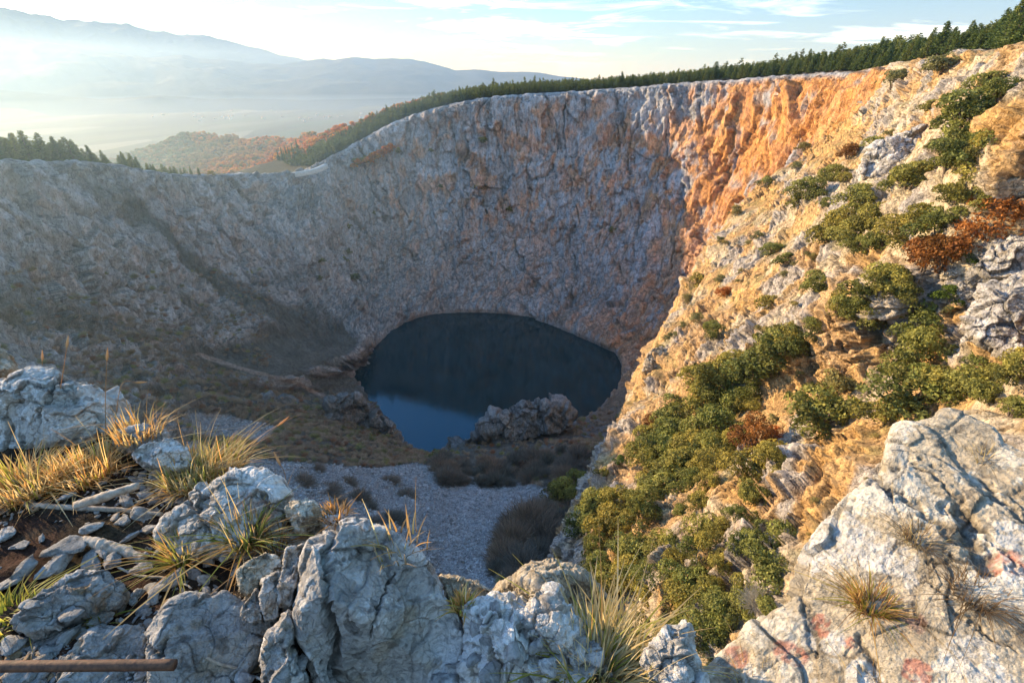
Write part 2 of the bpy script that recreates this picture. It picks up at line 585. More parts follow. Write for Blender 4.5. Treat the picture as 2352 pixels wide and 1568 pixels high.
# a pale tide line just above the water
tide = (1 - smooth(1.5, 4.0, np.abs(V2[:, 2] - LAKE_Z - 1.0))) * (T > 10)
V_c = mixc(V_c, np.array([0.33, 0.29, 0.27]), np.clip(tide * 0.7 * (1 - left), 0, 1))
V_c = np.clip(V_c, 0.01, 0.8)
fc = grid_faces(nu, nv, True)
if not FLIP_B: fc = fc[:, ::-1]
bowl = tag(link('crater_terrain', mesh_from('crater_terrain', V2, fc, 4, M_CLIFF, False, V_c)), kind='structure')
BOWL_G, BOWL_N = G2, N2.reshape(nu, nv, 3)
BOWL_T = tt
BOWL_COLF = np.arange(nu) / nu * nC

# ------------------------------------------------------------------ the sunlit slope on the right
def lerp_cols(rim, edge, below):
    out = []
    for h, r in ((0, 0), (.32, .20), (.62, .50), (.84, .78), (1, 1)):
        out.append(np.array([rim[0] + (edge[0] - rim[0]) * r, rim[1] + (edge[1] - rim[1]) * r, rim[2] + (edge[2] - rim[2]) * h]))
    out.append(np.array(below))
    return out
sl = [
 (P(1952,171,458), P(1925,235,446)),
 (P(1985,166,440), P(1900,300,432)),
 (P(2050,152,400), P(1868,378,400)),
 (P(2130,140,350), P(1785,405,385)),
 (P(2210,132,300), P(1700,490,345)),
 (P(2280,126,250), P(1640,590,300)),
 (P(2352,115,205), P(1560,720,260)),
 (P(2450,108,165), P(1505,825,220)),
 (P(2560,110,135), P(1462,940,185)),
 (np.array([112., 72, 9]), P(1405,1060,158)),
 (np.array([95., 50, 8]), P(1352,1150,135)),
 (np.array([76., 30, 6]), P(1312,1215,116)),
 (np.array([58., 12, 2]), P(1330,1330,95)),
 (np.array([52., 2, -14]), P(1390,1440,78)),
 (np.array([44., -14, -34]), np.array([30., 34, -105])),
]
rows = []
for rim, edge in sl:
    rim = np.array(rim); edge = np.array(edge)
    fall = edge - rim
    hz = fall[:2] / (np.linalg.norm(fall[:2]) + 1e-6)
    # the far side folds back behind the edge (away from the viewer)
    away = edge[:2] / np.linalg.norm(edge[:2])
    k = min(1.0, np.linalg.norm(edge[:2]) / 150)
    below = [edge[0] + hz[0] * 10 * k + away[0] * 22 * k, edge[1] + hz[1] * 10 * k + away[1] * 22 * k, edge[2] - 55 * k - 5]
    c = lerp_cols(rim, edge, below)
    out = -hz
    pre = []
    for d, up in ((700, -20), (300, 26), (130, 16), (50, 8), (14, 2.5), (3, .5)):
        pre.append(np.array([rim[0] + out[0] * d, rim[1] + out[1] * d, rim[2] + up]))
    rows.append(pre + c)
SC = np.array(rows)
NRIM_S = 6
G = catmull(SC, 40 * len(SC), False, 0)
# denser sampling close to the camera
mid = G[:, NRIM_S + 2]
d = np.linalg.norm(np.diff(mid, axis=0), axis=1) / np.clip(np.linalg.norm(mid[1:], axis=1) * 0.0022, 0.16, 0.9)
s = np.concatenate([[0], np.cumsum(d)])
n = min(int(s[-1]), 1300)
src = np.interp(np.linspace(0, s[-1], n), s, np.arange(len(s)))
i0 = np.minimum(np.floor(src).astype(int), len(G) - 2)
f = (src - i0)[:, None, None]
G = G[i0] * (1 - f) + G[i0 + 1] * f
counts_s = [8, 10, 12, 14, 8, 8, 150, 160, 130, 110, 60]
GS = densify_v(G, counts_s)
nu, nv = GS.shape[:2]
rr = sum(counts_s[:NRIM_S])
V = GS.reshape(-1, 3).copy()
NRM = grid_normals(GS)
sg = np.mean(NRM[..., 2])
FL = sg < 0
if FL: NRM = -NRM
nrm = NRM.reshape(-1, 3)
tt = np.concatenate([np.zeros((nu, 1)), np.cumsum(np.linalg.norm(np.diff(GS, axis=1), axis=2), axis=1)], 1)
tt -= tt[:, rr:rr + 1]
T = tt.reshape(-1)
ss = np.concatenate([[0], np.cumsum(np.linalg.norm(np.diff(GS[:, rr + 150], axis=0), axis=1))])
S = np.repeat(ss, nv)
R = np.linalg.norm(V, axis=1)
sc = np.clip(R / 150.0, 0.3, 1.4)
warp = fbm(V / 35.0, 3, off=5.0)
# strata dip: bands running up to the right
band = V[:, 2] * 0.8 - V[:, 0] * 0.55 + V[:, 1] * 0.25
big = fbm(V / 38.0, 3, off=9.0)
rib = ridged(np.stack([band / 14.0 + 0.7 * warp, (V[:, 0] + V[:, 1]) / 60.0, V[:, 0] * 0], -1), 3, 0.55)
med = ridged(V / 9.0 + 0.4 * warp[:, None], 4, 0.55, off=3.0)
wv = np.stack([fbm(V / 7.0, 3, off=61), fbm(V / 7.0, 3, off=71), fbm(V / 7.0, 3, off=81)], -1)
zz = V[:, 2] - .55 * V[:, 0]
A1, e1, id1 = facet(np.stack([V[:, 0] / 15.0, V[:, 1] / 15.0, zz / 10.0], -1) + .3 * wv, 1.4)
A2, e2, cid = facet(np.stack([V[:, 0] / 5.5, V[:, 1] / 5.5, zz / 3.6], -1) + .35 * wv, 1.3)
A3, e3, cid2 = facet(np.stack([V[:, 0] / 1.9, V[:, 1] / 1.9, zz / 1.3], -1) + .5 * wv, 1.2)
crack = smooth(0, 0.08, e2) * (.6 + .4 * smooth(0, .05, e1))
crack2 = smooth(0, 0.10, e3)
fine = ridged(V / 1.1, 3, 0.6, off=1.7)
outcrop = smooth(-.05, .5, fbm(V / 26.0, 3, off=12.0) + 0.3 * rib)
rocky = (.22 + outcrop) * (.35 + .65 * smooth(50, 130, R))
disp = smooth(-3, 4, T) * (2.4 * big + 1.5 * rib * sc + 0.7 * med * (0.35 + outcrop) + (2.2 * A1 + .95 * A2 + .30 * A3 - .7 * (1 - crack)) * rocky - .2 * (1 - crack2) * rocky + 0.10 * fine)
disp += (T < 0) * smooth(0, 60, -T) * 5 * big
V2 = V + nrm * disp[:, None] * smooth(5, 30, R)[:, None]
G2 = V2.reshape(nu, nv, 3)
N2 = grid_normals(G2).reshape(-1, 3)
if FL: N2 = -N2
base = np.tile(np.array([0.62, 0.53, 0.385]), (len(V), 1))
base = mixc(base, np.array([0.48, 0.455, 0.43]), smooth(0.0, .5, outcrop * (fbm(V / 12.0, 2, off=3.) + .4)))
opat = fbm(V / 22.0, 4, 0.6, off=21.0) + .2 * (cid - .5) + .35 * smooth(-45, -110, V[:, 2])
far_o = smooth(150, 330, R)
om = smooth(0.12, 0.55, opat + 0.12)
om = np.clip(om * 0.75 + 0.1, 0, 1)
# a few strongly stained hollows
QX, QY, QD = project(V2)
qn = .35 * fbm(V / 6.0, 3, off=91)
for (px, py, ax, ay) in ((1890,300,120,110),(1760,450,60,40),(2300,290,60,90),(1905,1080,75,120),(1850,1190,45,90),(1960,1010,60,60),(2130,790,60,60),(1720,690,45,40),(2180,720,40,35),(1700,1130,80,50),(1500,980,40,40),(2260,640,50,30),(1640,500,40,30)):
    dd = np.hypot((QX - px) / ax, (QY - py) / ay) + qn
    om = np.maximum(om, (1 - smooth(.6, 1.05, dd)) * 1.0)
om = np.clip(om, 0, 1)
base = base * (1 - om * 0.8)[:, None] + np.array([0.66, 0.37, 0.10])[None] * (om * 0.8)[:, None]
# earth and dry grass where it is not rock
earth = smooth(0.35, 0.8, N2[:, 2]) * (1 - .8 * outcrop)
gr = fbm(V / 5.0, 3, off=31.0)
ec = mixc(np.tile(np.array([0.36, 0.22, 0.10]), (len(V), 1)), np.array([0.24, 0.21, 0.08]), smooth(-.2, .4, gr))
base = base * (1 - .7 * earth)[:, None] + ec * (.7 * earth)[:, None]
base *= (0.60 + 0.40 * crack)[:, None]
base *= (0.72 + 0.28 * crack2)[:, None]
base *= (0.95 + 0.14 * np.clip(fine, -1, 1.2))[:, None]
# lower, shady part is browner
lowm = smooth(-80, -115, V[:, 2]) * 0.0
base = mixc(base, np.array([0.07, 0.065, 0.035]), smooth(2, 10, -T))
base = np.clip(base, .01, .8)
fc = grid_faces(nu, nv)
if not FL: fc = fc[:, ::-1]
slope = tag(link('rocky_slope_terrain', mesh_from('rocky_slope_terrain', V2, fc, 4, M_SLOPE, False, base)), kind='structure')
SL_G, SL_N = G2, N2.reshape(nu, nv, 3)
SL_T = tt

# ------------------------------------------------------------------ lake
def lake():
    m, nt = new_mat('lake_water')
    out = N(nt, 'ShaderNodeOutputMaterial')
    bs = N(nt, 'ShaderNodeBsdfPrincipled')
    bs.inputs['Base Color'].default_value = (0.001, 0.020, 0.028, 1)
    bs.inputs['Roughness'].default_value = 0.04
    bs.inputs['IOR'].default_value = 1.6
    bs.inputs['Specular Tint'].default_value = (.5, .8, 1.0, 1)
    geo = N(nt, 'ShaderNodeNewGeometry')
    mp = N(nt, 'ShaderNodeMapping')
    mp.inputs['Scale'].default_value = (1, 1.6, 1)
    L(nt, geo.outputs['Position'], mp.inputs[0])
    n1 = noise_tex(nt, mp.outputs[0], 0.45, 3, 0.5)
    b = N(nt, 'ShaderNodeBump')
    b.inputs['Distance'].default_value = 0.035
    b.inputs['Strength'].default_value = 0.7
    L(nt, n1, b.inputs['Height'])
    L(nt, b.outputs[0], bs.inputs['Normal'])
    L(nt, bs.outputs[0], out.inputs[0])
    n = 96
    a = np.linspace(0, 2 * math.pi, n, endpoint=False)
    v = np.stack([CEN[0] + 175 * np.cos(a), CEN[1] + 10 + 175 * np.sin(a), np.full(n, LAKE_Z)], -1)
    v = np.concatenate([v, [[CEN[0], CEN[1], LAKE_Z]]])
    f = np.array([[i, (i + 1) % n, n] for i in range(n)])
    tag(link('lake_water', mesh_from('lake_water', v, f, 3, m)), kind='structure')
lake()

# ------------------------------------------------------------------ plain and mountains
def fade_mat(name, c1, c2, scale, stretch=(1, 1, 1)):
    m, nt = new_mat(name)
    out = N(nt, 'ShaderNodeOutputMaterial')
    bs = N(nt, 'ShaderNodeBsdfPrincipled')
    bs.inputs['Roughness'].default_value = 0.95
    bs.inputs['Specular IOR Level'].default_value = 0.1
    geo = N(nt, 'ShaderNodeNewGeometry')
    mp = N(nt, 'ShaderNodeMapping')
    mp.inputs['Scale'].default_value = stretch
    L(nt, geo.outputs['Position'], mp.inputs[0])
    n1 = noise_tex(nt, mp.outputs[0], scale, 6, 0.6)
    f = ramp(nt, n1, [(0.4, 0.0), (0.6, 1.0)])
    c = mixrgb(nt, 'MIX', f, tuple(c1) + (1,), tuple(c2) + (1,))
    if name == 'valley_fields':
        vo = N(nt, 'ShaderNodeTexVoronoi')
        vo.inputs['Scale'].default_value = 0.004
        mp2 = N(nt, 'ShaderNodeMapping')
        mp2.inputs['Scale'].default_value = (1.0, 0.28, 1)
        mp2.inputs['Rotation'].default_value = (0, 0, 0.5)
        L(nt, geo.outputs['Position'], mp2.inputs[0])
        L(nt, mp2.outputs[0], vo.inputs['Vector'])
        sepc = N(nt, 'ShaderNodeSeparateColor')
        L(nt, vo.outputs['Color'], sepc.inputs[0])
        f2 = ramp(nt, sepc.outputs[0], [(0.2, (0.06, 0.06, 0.035)), (0.5, (0.13, 0.12, 0.08)), (0.8, (0.08, 0.11, 0.05)), (0.95, (0.22, 0.21, 0.17))])
        c = mixrgb(nt, 'MIX', 0.75, c, f2)
    L(nt, c, bs.inputs['Base Color'])
    L(nt, bs.outputs[0], out.inputs[0])
    return m
M_PLAIN = fade_mat('valley_fields', (0.10, 0.10, 0.05), (0.22, 0.20, 0.12), 0.0012, (1, .5, 1))
M_MOUNT = fade_mat('mountain_scrub', (0.03, 0.045, 0.05), (0.07, 0.08, 0.08), 0.0015)

def plain():
    rs = np.geomspace(300, 60000, 80)
    an = np.radians(np.linspace(-100, 100, 120))
    A, Rr = np.meshgrid(an, rs, indexing='ij')
    v = np.stack([Rr * np.sin(A), Rr * np.cos(A), np.full(A.shape, -304.0)], -1)
    fl = v.reshape(-1, 3)
    h = fbm(np.stack([fl[:, 0] / 1400, fl[:, 1] / 700, fl[:, 0] * 0], -1), 3)
    r = np.hypot(fl[:, 0], fl[:, 1])
    fl[:, 2] += np.clip(h - 0.25, 0, 2) * 120 * smooth(5500, 8000, r)
    tag(link('valley_ground', mesh_from('valley_ground', fl, grid_faces(len(an), len(rs))[:, ::-1], 4, M_PLAIN, True)), kind='structure')
plain()

def mountain(name, ridge, hd, depth, seed, amp=1.0, zfoot=-304.0, tip=None):
    """ridge: sight lines of the crest; the mountain falls in spurs toward the viewer over `depth` metres"""
    xs = np.array([p[0] for p in ridge], float)
    ys = np.array([p[1] for p in ridge], float)
    n = 420
    px = np.linspace(xs[0], xs[-1], n)
    py = np.interp(px, xs, ys)
    crest = np.array([P(a, b, hd) for a, b in zip(px, py)])
    if tip is not None:
        crest[:, 2] = np.maximum(crest[:, 2], tip)
    nr = 70
    t = np.linspace(-0.35, 1, nr)
    G = np.zeros((n, nr, 3))
    for j, tj in enumerate(t):
        k = 1 - depth / hd * tj
        G[:, j, :2] = crest[:, :2] * k
        fall = np.abs(tj) ** 0.85
        G[:, j, 2] = crest[:, 2] * (1 - fall) + zfoot * fall
    v = G.reshape(-1, 3)
    tj = np.tile(t, n)
    nz = ridged(np.stack([v[:, 0] / 2300, v[:, 1] / 2300, v[:, 0] * 0 + seed], -1), 5, 0.5)
    hgt = np.repeat(crest[:, 2] - zfoot, nr)
    v[:, 2] += (nz - 0.6) * 0.16 * hgt * np.clip(np.abs(tj) * 5, 0, 1) * (1 - np.clip(tj, 0, 1)) * amp
    fine = fbm(np.stack([v[:, 0] / 420, v[:, 1] / 420, v[:, 0] * 0 + seed], -1), 4, 0.6)
    v[:, 2] += fine * 0.022 * hgt * (1 - np.clip(tj, 0, 1))
    return tag(link(name, mesh_from(name, v, grid_faces(n, nr), 4, M_MOUNT, True)), kind='structure')

mountain('far_mountain', [(-500,-20),(-200,2),(0,17),(60,26),(105,35),(140,46),(175,46),(215,50),(290,53),(345,69),(420,80),(445,78),(520,92),(560,103),(600,112),(640,126),(675,131),(700,138),(760,150),(840,170),(900,190)], 19000, 5200, 3.0)
mountain('middle_mountain', [(-500,70),(-100,82),(0,88),(100,97),(200,113),(280,125),(340,134),(415,125),(460,133),(520,136),(580,146),(650,147),(700,140),(745,134),(770,137),(809,131),(859,136),(914,134),(974,141),(1044,161),(1084,159),(1134,164),(1224,166),(1290,175),(1344,182),(1500,190)], 13500, 4300, 8.0)
mountain('low_foothill', [(-500,190),(-100,200),(0,207),(80,212),(160,222),(230,228),(300,224),(360,219),(420,222),(480,228),(560,226),(700,230),(900,226),(1200,222),(1400,215)], 8600, 1200, 12.0)
mountain('valley_knoll', [(585,234),(600,229),(615,224),(640,221),(665,220),(690,221),(712,225),(730,230),(745,234)], 11200, 700, 15.0, 0.5)

# hill with autumn wood between the rim and the valley
def autumn_hill():
    crest = [(240,372,1500),(300,350,1500),(360,330,1480),(420,316,1450),(470,311,1420),(530,316,1350),(580,322,1270),(640,322,1170),(700,316,1060),(760,308,940),(800,298,850),(850,292,790),(900,290,760)]
    base = [(240,400,1250),(330,405,1100),(400,425,1000),(440,430,900),(480,435,850),(520,440,800),(580,440,760),(640,430,730),(700,415,700),(760,400,670),(800,385,655),(850,370,650),(900,340,650)]
    a = catmull([P(*q) for q in crest], 260)
    b = catmull([P(*q) for q in base], 260)
    # a low valley fold between crest and rim
    nr = 60
    G = np.zeros((260, nr + 14, 3))
    for j in range(14):
        t = (14 - j) / 14
        o = a[:, :2] / np.linalg.norm(a[:, :2], axis=1)[:, None]
        G[:, j, :2] = a[:, :2] + o * 500 * t
        G[:, j, 2] = a[:, 2] + (-305 - a[:, 2]) * t ** 1.3
    for j in range(nr):
        t = j / (nr - 1)
        G[:, 14 + j] = a * (1 - t) + b * t
        G[:, 14 + j, 2] -= 14 * math.sin(math.pi * t)
    v = G.reshape(-1, 3)
    v[:, 2] += fbm(np.stack([v[:, 0] / 90, v[:, 1] / 90, v[:, 0] * 0], -1), 3) * 7
    m = fade_mat('hill_scrub', (0.10, 0.075, 0.04), (0.16, 0.10, 0.05), 0.02)
    tag(link('wooded_hill', mesh_from('wooded_hill', v, grid_faces(260, nr + 14), 4, m, True)), kind='structure')
    return v.reshape(260, nr + 14, 3)
HILL = autumn_hill()
# ------------------------------------------------------------------ foreground ledge
GZ = -1.62
M_ROCK = rock_mat('foreground_limestone', 9.0, 55.0, 0.04, 0.016, 0.30, 0.9, 0.8)
M_SOIL = rock_mat('dark_soil', 14.0, 70.0, 0.05, 0.02, 0.5, 1.0)

edge_px = [(-900,900),(-400,870),(-100,868),(0,880),(140,900),(270,985),(400,1040),(560,1085),(650,1130),(740,1185),(850,1215),(960,1290),(1010,1360),(1110,1375),(1200,1330),(1300,1340),(1390,1410),(1480,1480),(1570,1540),(1650,1500),(1800,1390),(1850,1260),(1990,1110),(2060,990),(2190,935),(2330,1000),(2700,1060),(3400,1100)]
E3 = np.array([PZ(a, b, GZ) for a, b in edge_px])
e_az = np.arctan2(E3[:, 0], E3[:, 1])
e_r = np.hypot(E3[:, 0], E3[:, 1])
def ledge():
    na = 900
    az = np.linspace(-2.6, 2.4, na)
    re = np.interp(az, e_az, e_r)
    re = re * (1 + 0.03 * perlin(np.stack([az * 9, az * 0, az * 0], -1))) - 0.10
    t = np.concatenate([np.linspace(0.02, 1, 190), 1 + np.linspace(0, 1, 90)[1:] ** 1.5])
    G = np.zeros((na, len(t), 3))
    for j, tj in enumerate(t):
        r = re * tj if tj <= 1 else re - .12 + (tj - 1) * 3.0
        G[:, j, 0] = r * np.sin(az)
        G[:, j, 1] = r * np.cos(az)
        G[:, j, 2] = GZ - (0 if tj <= 1 else ((tj - 1) * 60.0))
    G[:, :, 2] -= .30 * smooth(-.9, -.55, G[:, :, 0])
    v = G.reshape(-1, 3)
    n = fbm(v * 1.6, 4, off=3.)
    out = np.tile(t > 1, na)
    v[:, 2] += 0.05 * n + 0.015 * fbm(v * 9, 3)
    over = np.clip(np.tile(t, na) - 1, 0, 1)
    v += (over * 2.5)[:, None] * np.stack([fbm(v * .5, 3), fbm(v * .5, 3, off=9), fbm(v * .5, 3, off=19)], -1) * .35
    c = np.tile(np.array([0.05, 0.034, 0.024]), (len(v), 1))
    red = smooth(-.1, .5, fbm(v * 2.3, 3, off=40))
    c = mixc(c, np.array([0.085, 0.036, 0.022]), red)
    litter = smooth(.15, .5, fbm(v * 7.0, 3, off=50))
    c = mixc(c, np.array([0.14, 0.095, 0.055]), litter * .6)
    c = np.where(out[:, None], np.array([0.25, 0.22, 0.18]), c)
    tag(link('soil_ground', mesh_from('soil_ground', v, grid_faces(na, len(t))[:, ::-1], 4, M_SOIL, False, c)), kind='structure')
ledge()

GROUNDS = []
def rest(px, py, dflt=GZ):
    """height of the rock or soil met by a sight line"""
    if not rest.ready:
        bpy.context.view_layer.update()
        rest.ready = True
    d = Vector(ray(px, py)).normalized()
    best, z = 9.0, None
    for o in GROUNDS + [bpy.data.objects['soil_ground']]:
        ok, loc, nn, idx = o.ray_cast(-o.location, d)
        if ok and (loc + o.location).length < best:
            best = (loc + o.location).length; z = (loc + o.location).z
    return dflt if z is None else z
rest.ready = False

def poly_r(poly, phi):
    """radius of a star shaped polygon about the origin at angles phi"""
    d = np.stack([np.cos(phi), np.sin(phi)], -1)
    best = np.zeros(len(phi))
    m = len(poly)
    for k in range(m):
        a, b = poly[k], poly[(k + 1) % m]
        e = b - a
        den = d[:, 0] * e[1] - d[:, 1] * e[0]
        den = np.where(np.abs(den) < 1e-12, 1e-12, den)
        t = (a[0] * e[1] - a[1] * e[0]) / den
        s = (a[0] * d[:, 1] - a[1] * d[:, 0]) / den
        ok = (t > 0) & (s >= -1e-6) & (s <= 1 + 1e-6)
        best = np.where(ok, np.maximum(best, t), best)
    return best

def rock(name, label, outline, z=None, hd=None, center=None, tilt=0.45, H=0.12, T=0.4, seed=0, nphi=260, nr=90,
         amp=1.0, cracks=(), style='grey', paint=(), facets=9, group=None, mat=None, power=3.0, rough=1.0, kind=None, cat='rock', flatness=1.0, cdepth=3.2, lean=0.0, sink=.65):
    if hd is not None: sink = .2
    pts = np.array(outline, float)
    c0 = np.array(center) if center is not None else pts.mean(0)
    C = P(c0[0], c0[1], hd) if hd is not None else PZ(c0[0], c0[1], z)
    view = -C / np.linalg.norm(C)
    vh = np.array([view[0], view[1], 0]); vh /= np.linalg.norm(vh) + 1e-9
    Nn = np.array([0, 0, 1.0]) * (1 - tilt) + vh * tilt
    Nn = Nn + np.array([-lean, 0.15 * lean, 0.0])
    Nn /= np.linalg.norm(Nn)
    X = np.cross([0, 0, 1.0], vh)
    X /= np.linalg.norm(X)
    X = X - Nn * np.dot(X, Nn); X /= np.linalg.norm(X)
    Y = np.cross(Nn, X)
    q = []
    for p in pts:
        d = ray(p[0], p[1])
        t = np.dot(C, Nn) / np.dot(d, Nn)
        w = d * t - C
        q.append((np.dot(w, X), np.dot(w, Y)))
    q = np.array(q)
    size = math.sqrt(abs(0.5 * np.sum(q[:, 0] * np.roll(q[:, 1], -1) - q[:, 1] * np.roll(q[:, 0], -1))))
    phi = np.linspace(0, 2 * math.pi, nphi, endpoint=False)
    rp = poly_r(q, phi)
    rp = np.where(rp <= 0, size * .3, rp)
    k = np.array([1, 2, 1]) / 4.0
    rp = np.convolve(np.concatenate([rp[-1:], rp, rp[:1]]), k, 'valid')
    rs = np.random.RandomState(seed + 100)
    # faceted top: the lower envelope of tilted planes over a dome
    ts = np.concatenate([np.linspace(0.0, 1, nr) ** 0.85, 1 + np.linspace(0, 1, nr // 3 + 2)[1:]])
    G = np.zeros((nphi, len(ts), 3))
    hh = np.zeros((nphi, len(ts)))
    XY = np.zeros((nphi, len(ts), 2))
    for j, t in enumerate(ts):
        tt_ = min(t, 1.0)
        r = rp * tt_ * (1 if t <= 1 else (1 + 0.03 * math.sin((t - 1) * 3.14) - 0.12 * (t - 1)))
        XY[:, j, 0] = r * np.cos(phi)
        XY[:, j, 1] = r * np.sin(phi)
        hh[:, j] = H * ((1 - tt_ ** power) ** (1 / power)) if t <= 1 else -(t - 1) * T
    top = np.tile(ts <= 1, nphi).reshape(nphi, -1)
    fac = np.full(hh.shape, 1e9)
    for k in range(facets):
        a = rs.uniform(0, 2 * math.pi)
        sl = rs.uniform(0.1, 0.75) * H / size * 2.2 * flatness
        off = rs.uniform(0.8, 1.25) * H
        fac = np.minimum(fac, off - sl * (XY[..., 0] * math.cos(a) + XY[..., 1] * math.sin(a)))
    e = np.clip(1 - np.tile(np.minimum(ts, 1), nphi).reshape(nphi, -1) ** 6, 0, 1)
    hh = np.where(top, np.minimum(hh, fac * e + hh * (1 - e)), hh)
    hh = np.where(top, hh - sink * H, hh)
    G = C[None, None] - Nn * (np.where(top, 0, sink * H))[..., None] + XY[..., :1] * X + XY[..., 1:] * Y + np.where(top, hh, 0)[..., None] * Nn
    # the flanks run back and down, away from the brink
    back = -view * .8 + np.array([0, 0, -.35])
    G = G + np.where(top, 0, -hh)[..., None] * (back / np.linalg.norm(back))
    nn = grid_normals(G, True)
    if np.mean(np.sum(nn[:, :nr // 2] * Nn, -1)) < 0: nn = -nn
    flip = np.mean(np.sum(grid_normals(G, True)[:, :nr // 2] * Nn, -1)) < 0
    nn[:, 0] = Nn
    V = G.reshape(-1, 3)
    n_ = nn.reshape(-1, 3)
    s = 1.0 / size
    sd = seed * 7.7
    warp = fbm(V * s * 1.5, 2, off=sd)
    big = fbm(V * s * 1.8, 3, off=sd + 3)
    wq = np.stack([fbm(V * s * 3, 2, off=sd + 61), fbm(V * s * 3, 2, off=sd + 71), fbm(V * s * 3, 2, off=sd + 81)], -1) * .25
    B1, q1, cid = facet(V * s * 2.3 + wq + sd, 1.4)
    B2, q2, cid2 = facet(V * s * 6.0 + wq * 1.5 + sd, 1.3)
    ck = smooth(0, 0.06, q1) * (.6 + .4 * smooth(0, .08, q2))
    # rock sheets: direction dependent layers
    lay = ridged(np.stack([V @ (np.array([.3, .5, .8])) * s * 3.5 + warp * .5, V @ np.array([.8, -.4, 0.1]) * s * .9, V[:, 0] * 0 + sd], -1), 3)
    med = ridged(V * s * 5 + 0.3 * warp[:, None], 4, 0.55, off=sd)
    fine = fbm(V * 22 / max(1.0, size), 4, 0.62, off=sd)
    d = size * amp * (0.030 * big + 0.060 * B1 + 0.020 * B2 + 0.016 * lay + 0.010 * med - 0.012 * (1 - ck)) + rough * 0.006 * max(1.0, size) * fine
    # pits
    p1, _, _ = worley(V * 30 / max(1.0, size * 1.2) + sd)
    pit = (1 - smooth(0.10, 0.32, p1)) * smooth(0.0, .3, fbm(V * 5 / max(1., size), 2, off=sd + 5))
    d -= rough * 0.007 * max(1.0, size) * pit
    groove = np.zeros(len(V))
    Q = XY.reshape(-1, 2)
    wob = np.stack([fbm(V * 18 * s, 4, off=2), fbm(V * 18 * s, 4, off=7)], -1) * size * 0.022
    for line, width in cracks:
        L3 = []
        for p in line:
            dd = ray(p[0], p[1]); t = np.dot(C, Nn) / np.dot(dd, Nn); w = dd * t - C
            L3.append((np.dot(w, X), np.dot(w, Y)))
        best = np.full(len(V), 1e9)
        for a, b in zip(L3[:-1], L3[1:]):
            a = np.array(a); b = np.array(b); ab = b - a
            u = np.clip(((Q + wob - a) @ ab) / (ab @ ab), 0, 1)
            best = np.minimum(best, np.linalg.norm(Q + wob - a - u[:, None] * ab, axis=1))
        groove = np.maximum(groove, 1 - smooth(width * .45, width * 1.1, best))
        d -= (1 - smooth(width * .3, width * 1.5, best)) * width * cdepth
    # keep the outline where it is: mostly move along the plane normal at the rim
    V2 = V + n_ * d[:, None]
    if T > 0:
        V2 = V2
    G2 = V2.reshape(G.shape)
    G2[:, 0] = G2[:, 0].mean(0)
    N2 = grid_normals(G2, True).reshape(-1, 3)
    if flip: N2 = -N2
    st = {'grey': ((0.50, 0.48, 0.46), (0.70, 0.69, 0.68), -0.06), 'white': ((0.60, 0.57, 0.53), (0.82, 0.81, 0.79), -0.34),
          'beige': ((0.56, 0.49, 0.38), (0.76, 0.72, 0.63), -0.10), 'dark': ((0.44, 0.43, 0.42), (0.58, 0.57, 0.56), 0.2),
          'tan': ((0.54, 0.46, 0.35), (0.68, 0.61, 0.50), 0.0), 'wall': ((0.32, 0.315, 0.31), (0.27, 0.26, 0.25), 0.1)}[style]
    c = np.tile(np.array(st[0]), (len(V), 1))
    c *= (1 + 0.18 * big)[:, None]
    c = mixc(c, np.array([0.42, 0.33, 0.22]), np.clip(smooth(.25, .8, fbm(V * 3.5 * s, 3, off=sd + 9)) * .6, 0, 1))
    ln = fbm(V * 5.0 / max(1.0, size), 5, 0.66, off=sd + 1) + 0.25 * fbm(V * 1.6 / max(1.0, size), 2, off=sd + 14)
    lich = smooth(st[2] + .18, st[2] + .30, ln) * smooth(-.1, .35, N2[:, 2])
    c = mixc(c, np.array(st[1]), np.clip(lich * .9, 0, 1))
    sp = smooth(0.42, .6, fbm(V * 16 / max(1.0, size), 3, off=sd + 21))
    c = mixc(c, np.array([0.10, 0.095, 0.09]), np.clip(sp * .55, 0, 1))
    c *= (1 - .55 * pit)[:, None]
    c *= (0.72 + 0.28 * ck)[:, None]
    c *= (.88 + .14 * cid + .10 * cid2)[:, None]
    c *= (1 - .55 * groove)[:, None]
    for (ppx, ppy, pr, col) in paint:
        dd = ray(ppx, ppy); t = np.dot(C, Nn) / np.dot(dd, Nn); w = dd * t - C
        pc = np.array([np.dot(w, X), np.dot(w, Y)])
        prm = pr * np.linalg.norm(dd * t) / np.linalg.norm(dd)
        dist = np.linalg.norm(Q - pc, axis=1) / prm + 0.55 * fbm(V * 14, 3, off=ppx)
        k = (1 - smooth(.75, 1.0, dist)) * (smooth(-.5, .1, fbm(V * 45, 2, off=ppy)) * .8 + .2)
        c = mixc(c, np.array(col), np.clip(k, 0, 1) * (.6 if col[0] < .5 else .8))
    c = np.clip(c, .01, .85)
    fcs = grid_faces(nphi, len(ts), True)
    me = mesh_from(name, G2.reshape(-1, 3) - C, fcs if flip else fcs[:, ::-1], 4, mat or M_ROCK, False, c)
    o = link(name, me, loc=C)
    if hd is None: GROUNDS.append(o)
    if kind:
        o['kind'] = kind
    tag(o, label, cat, group)
    return o

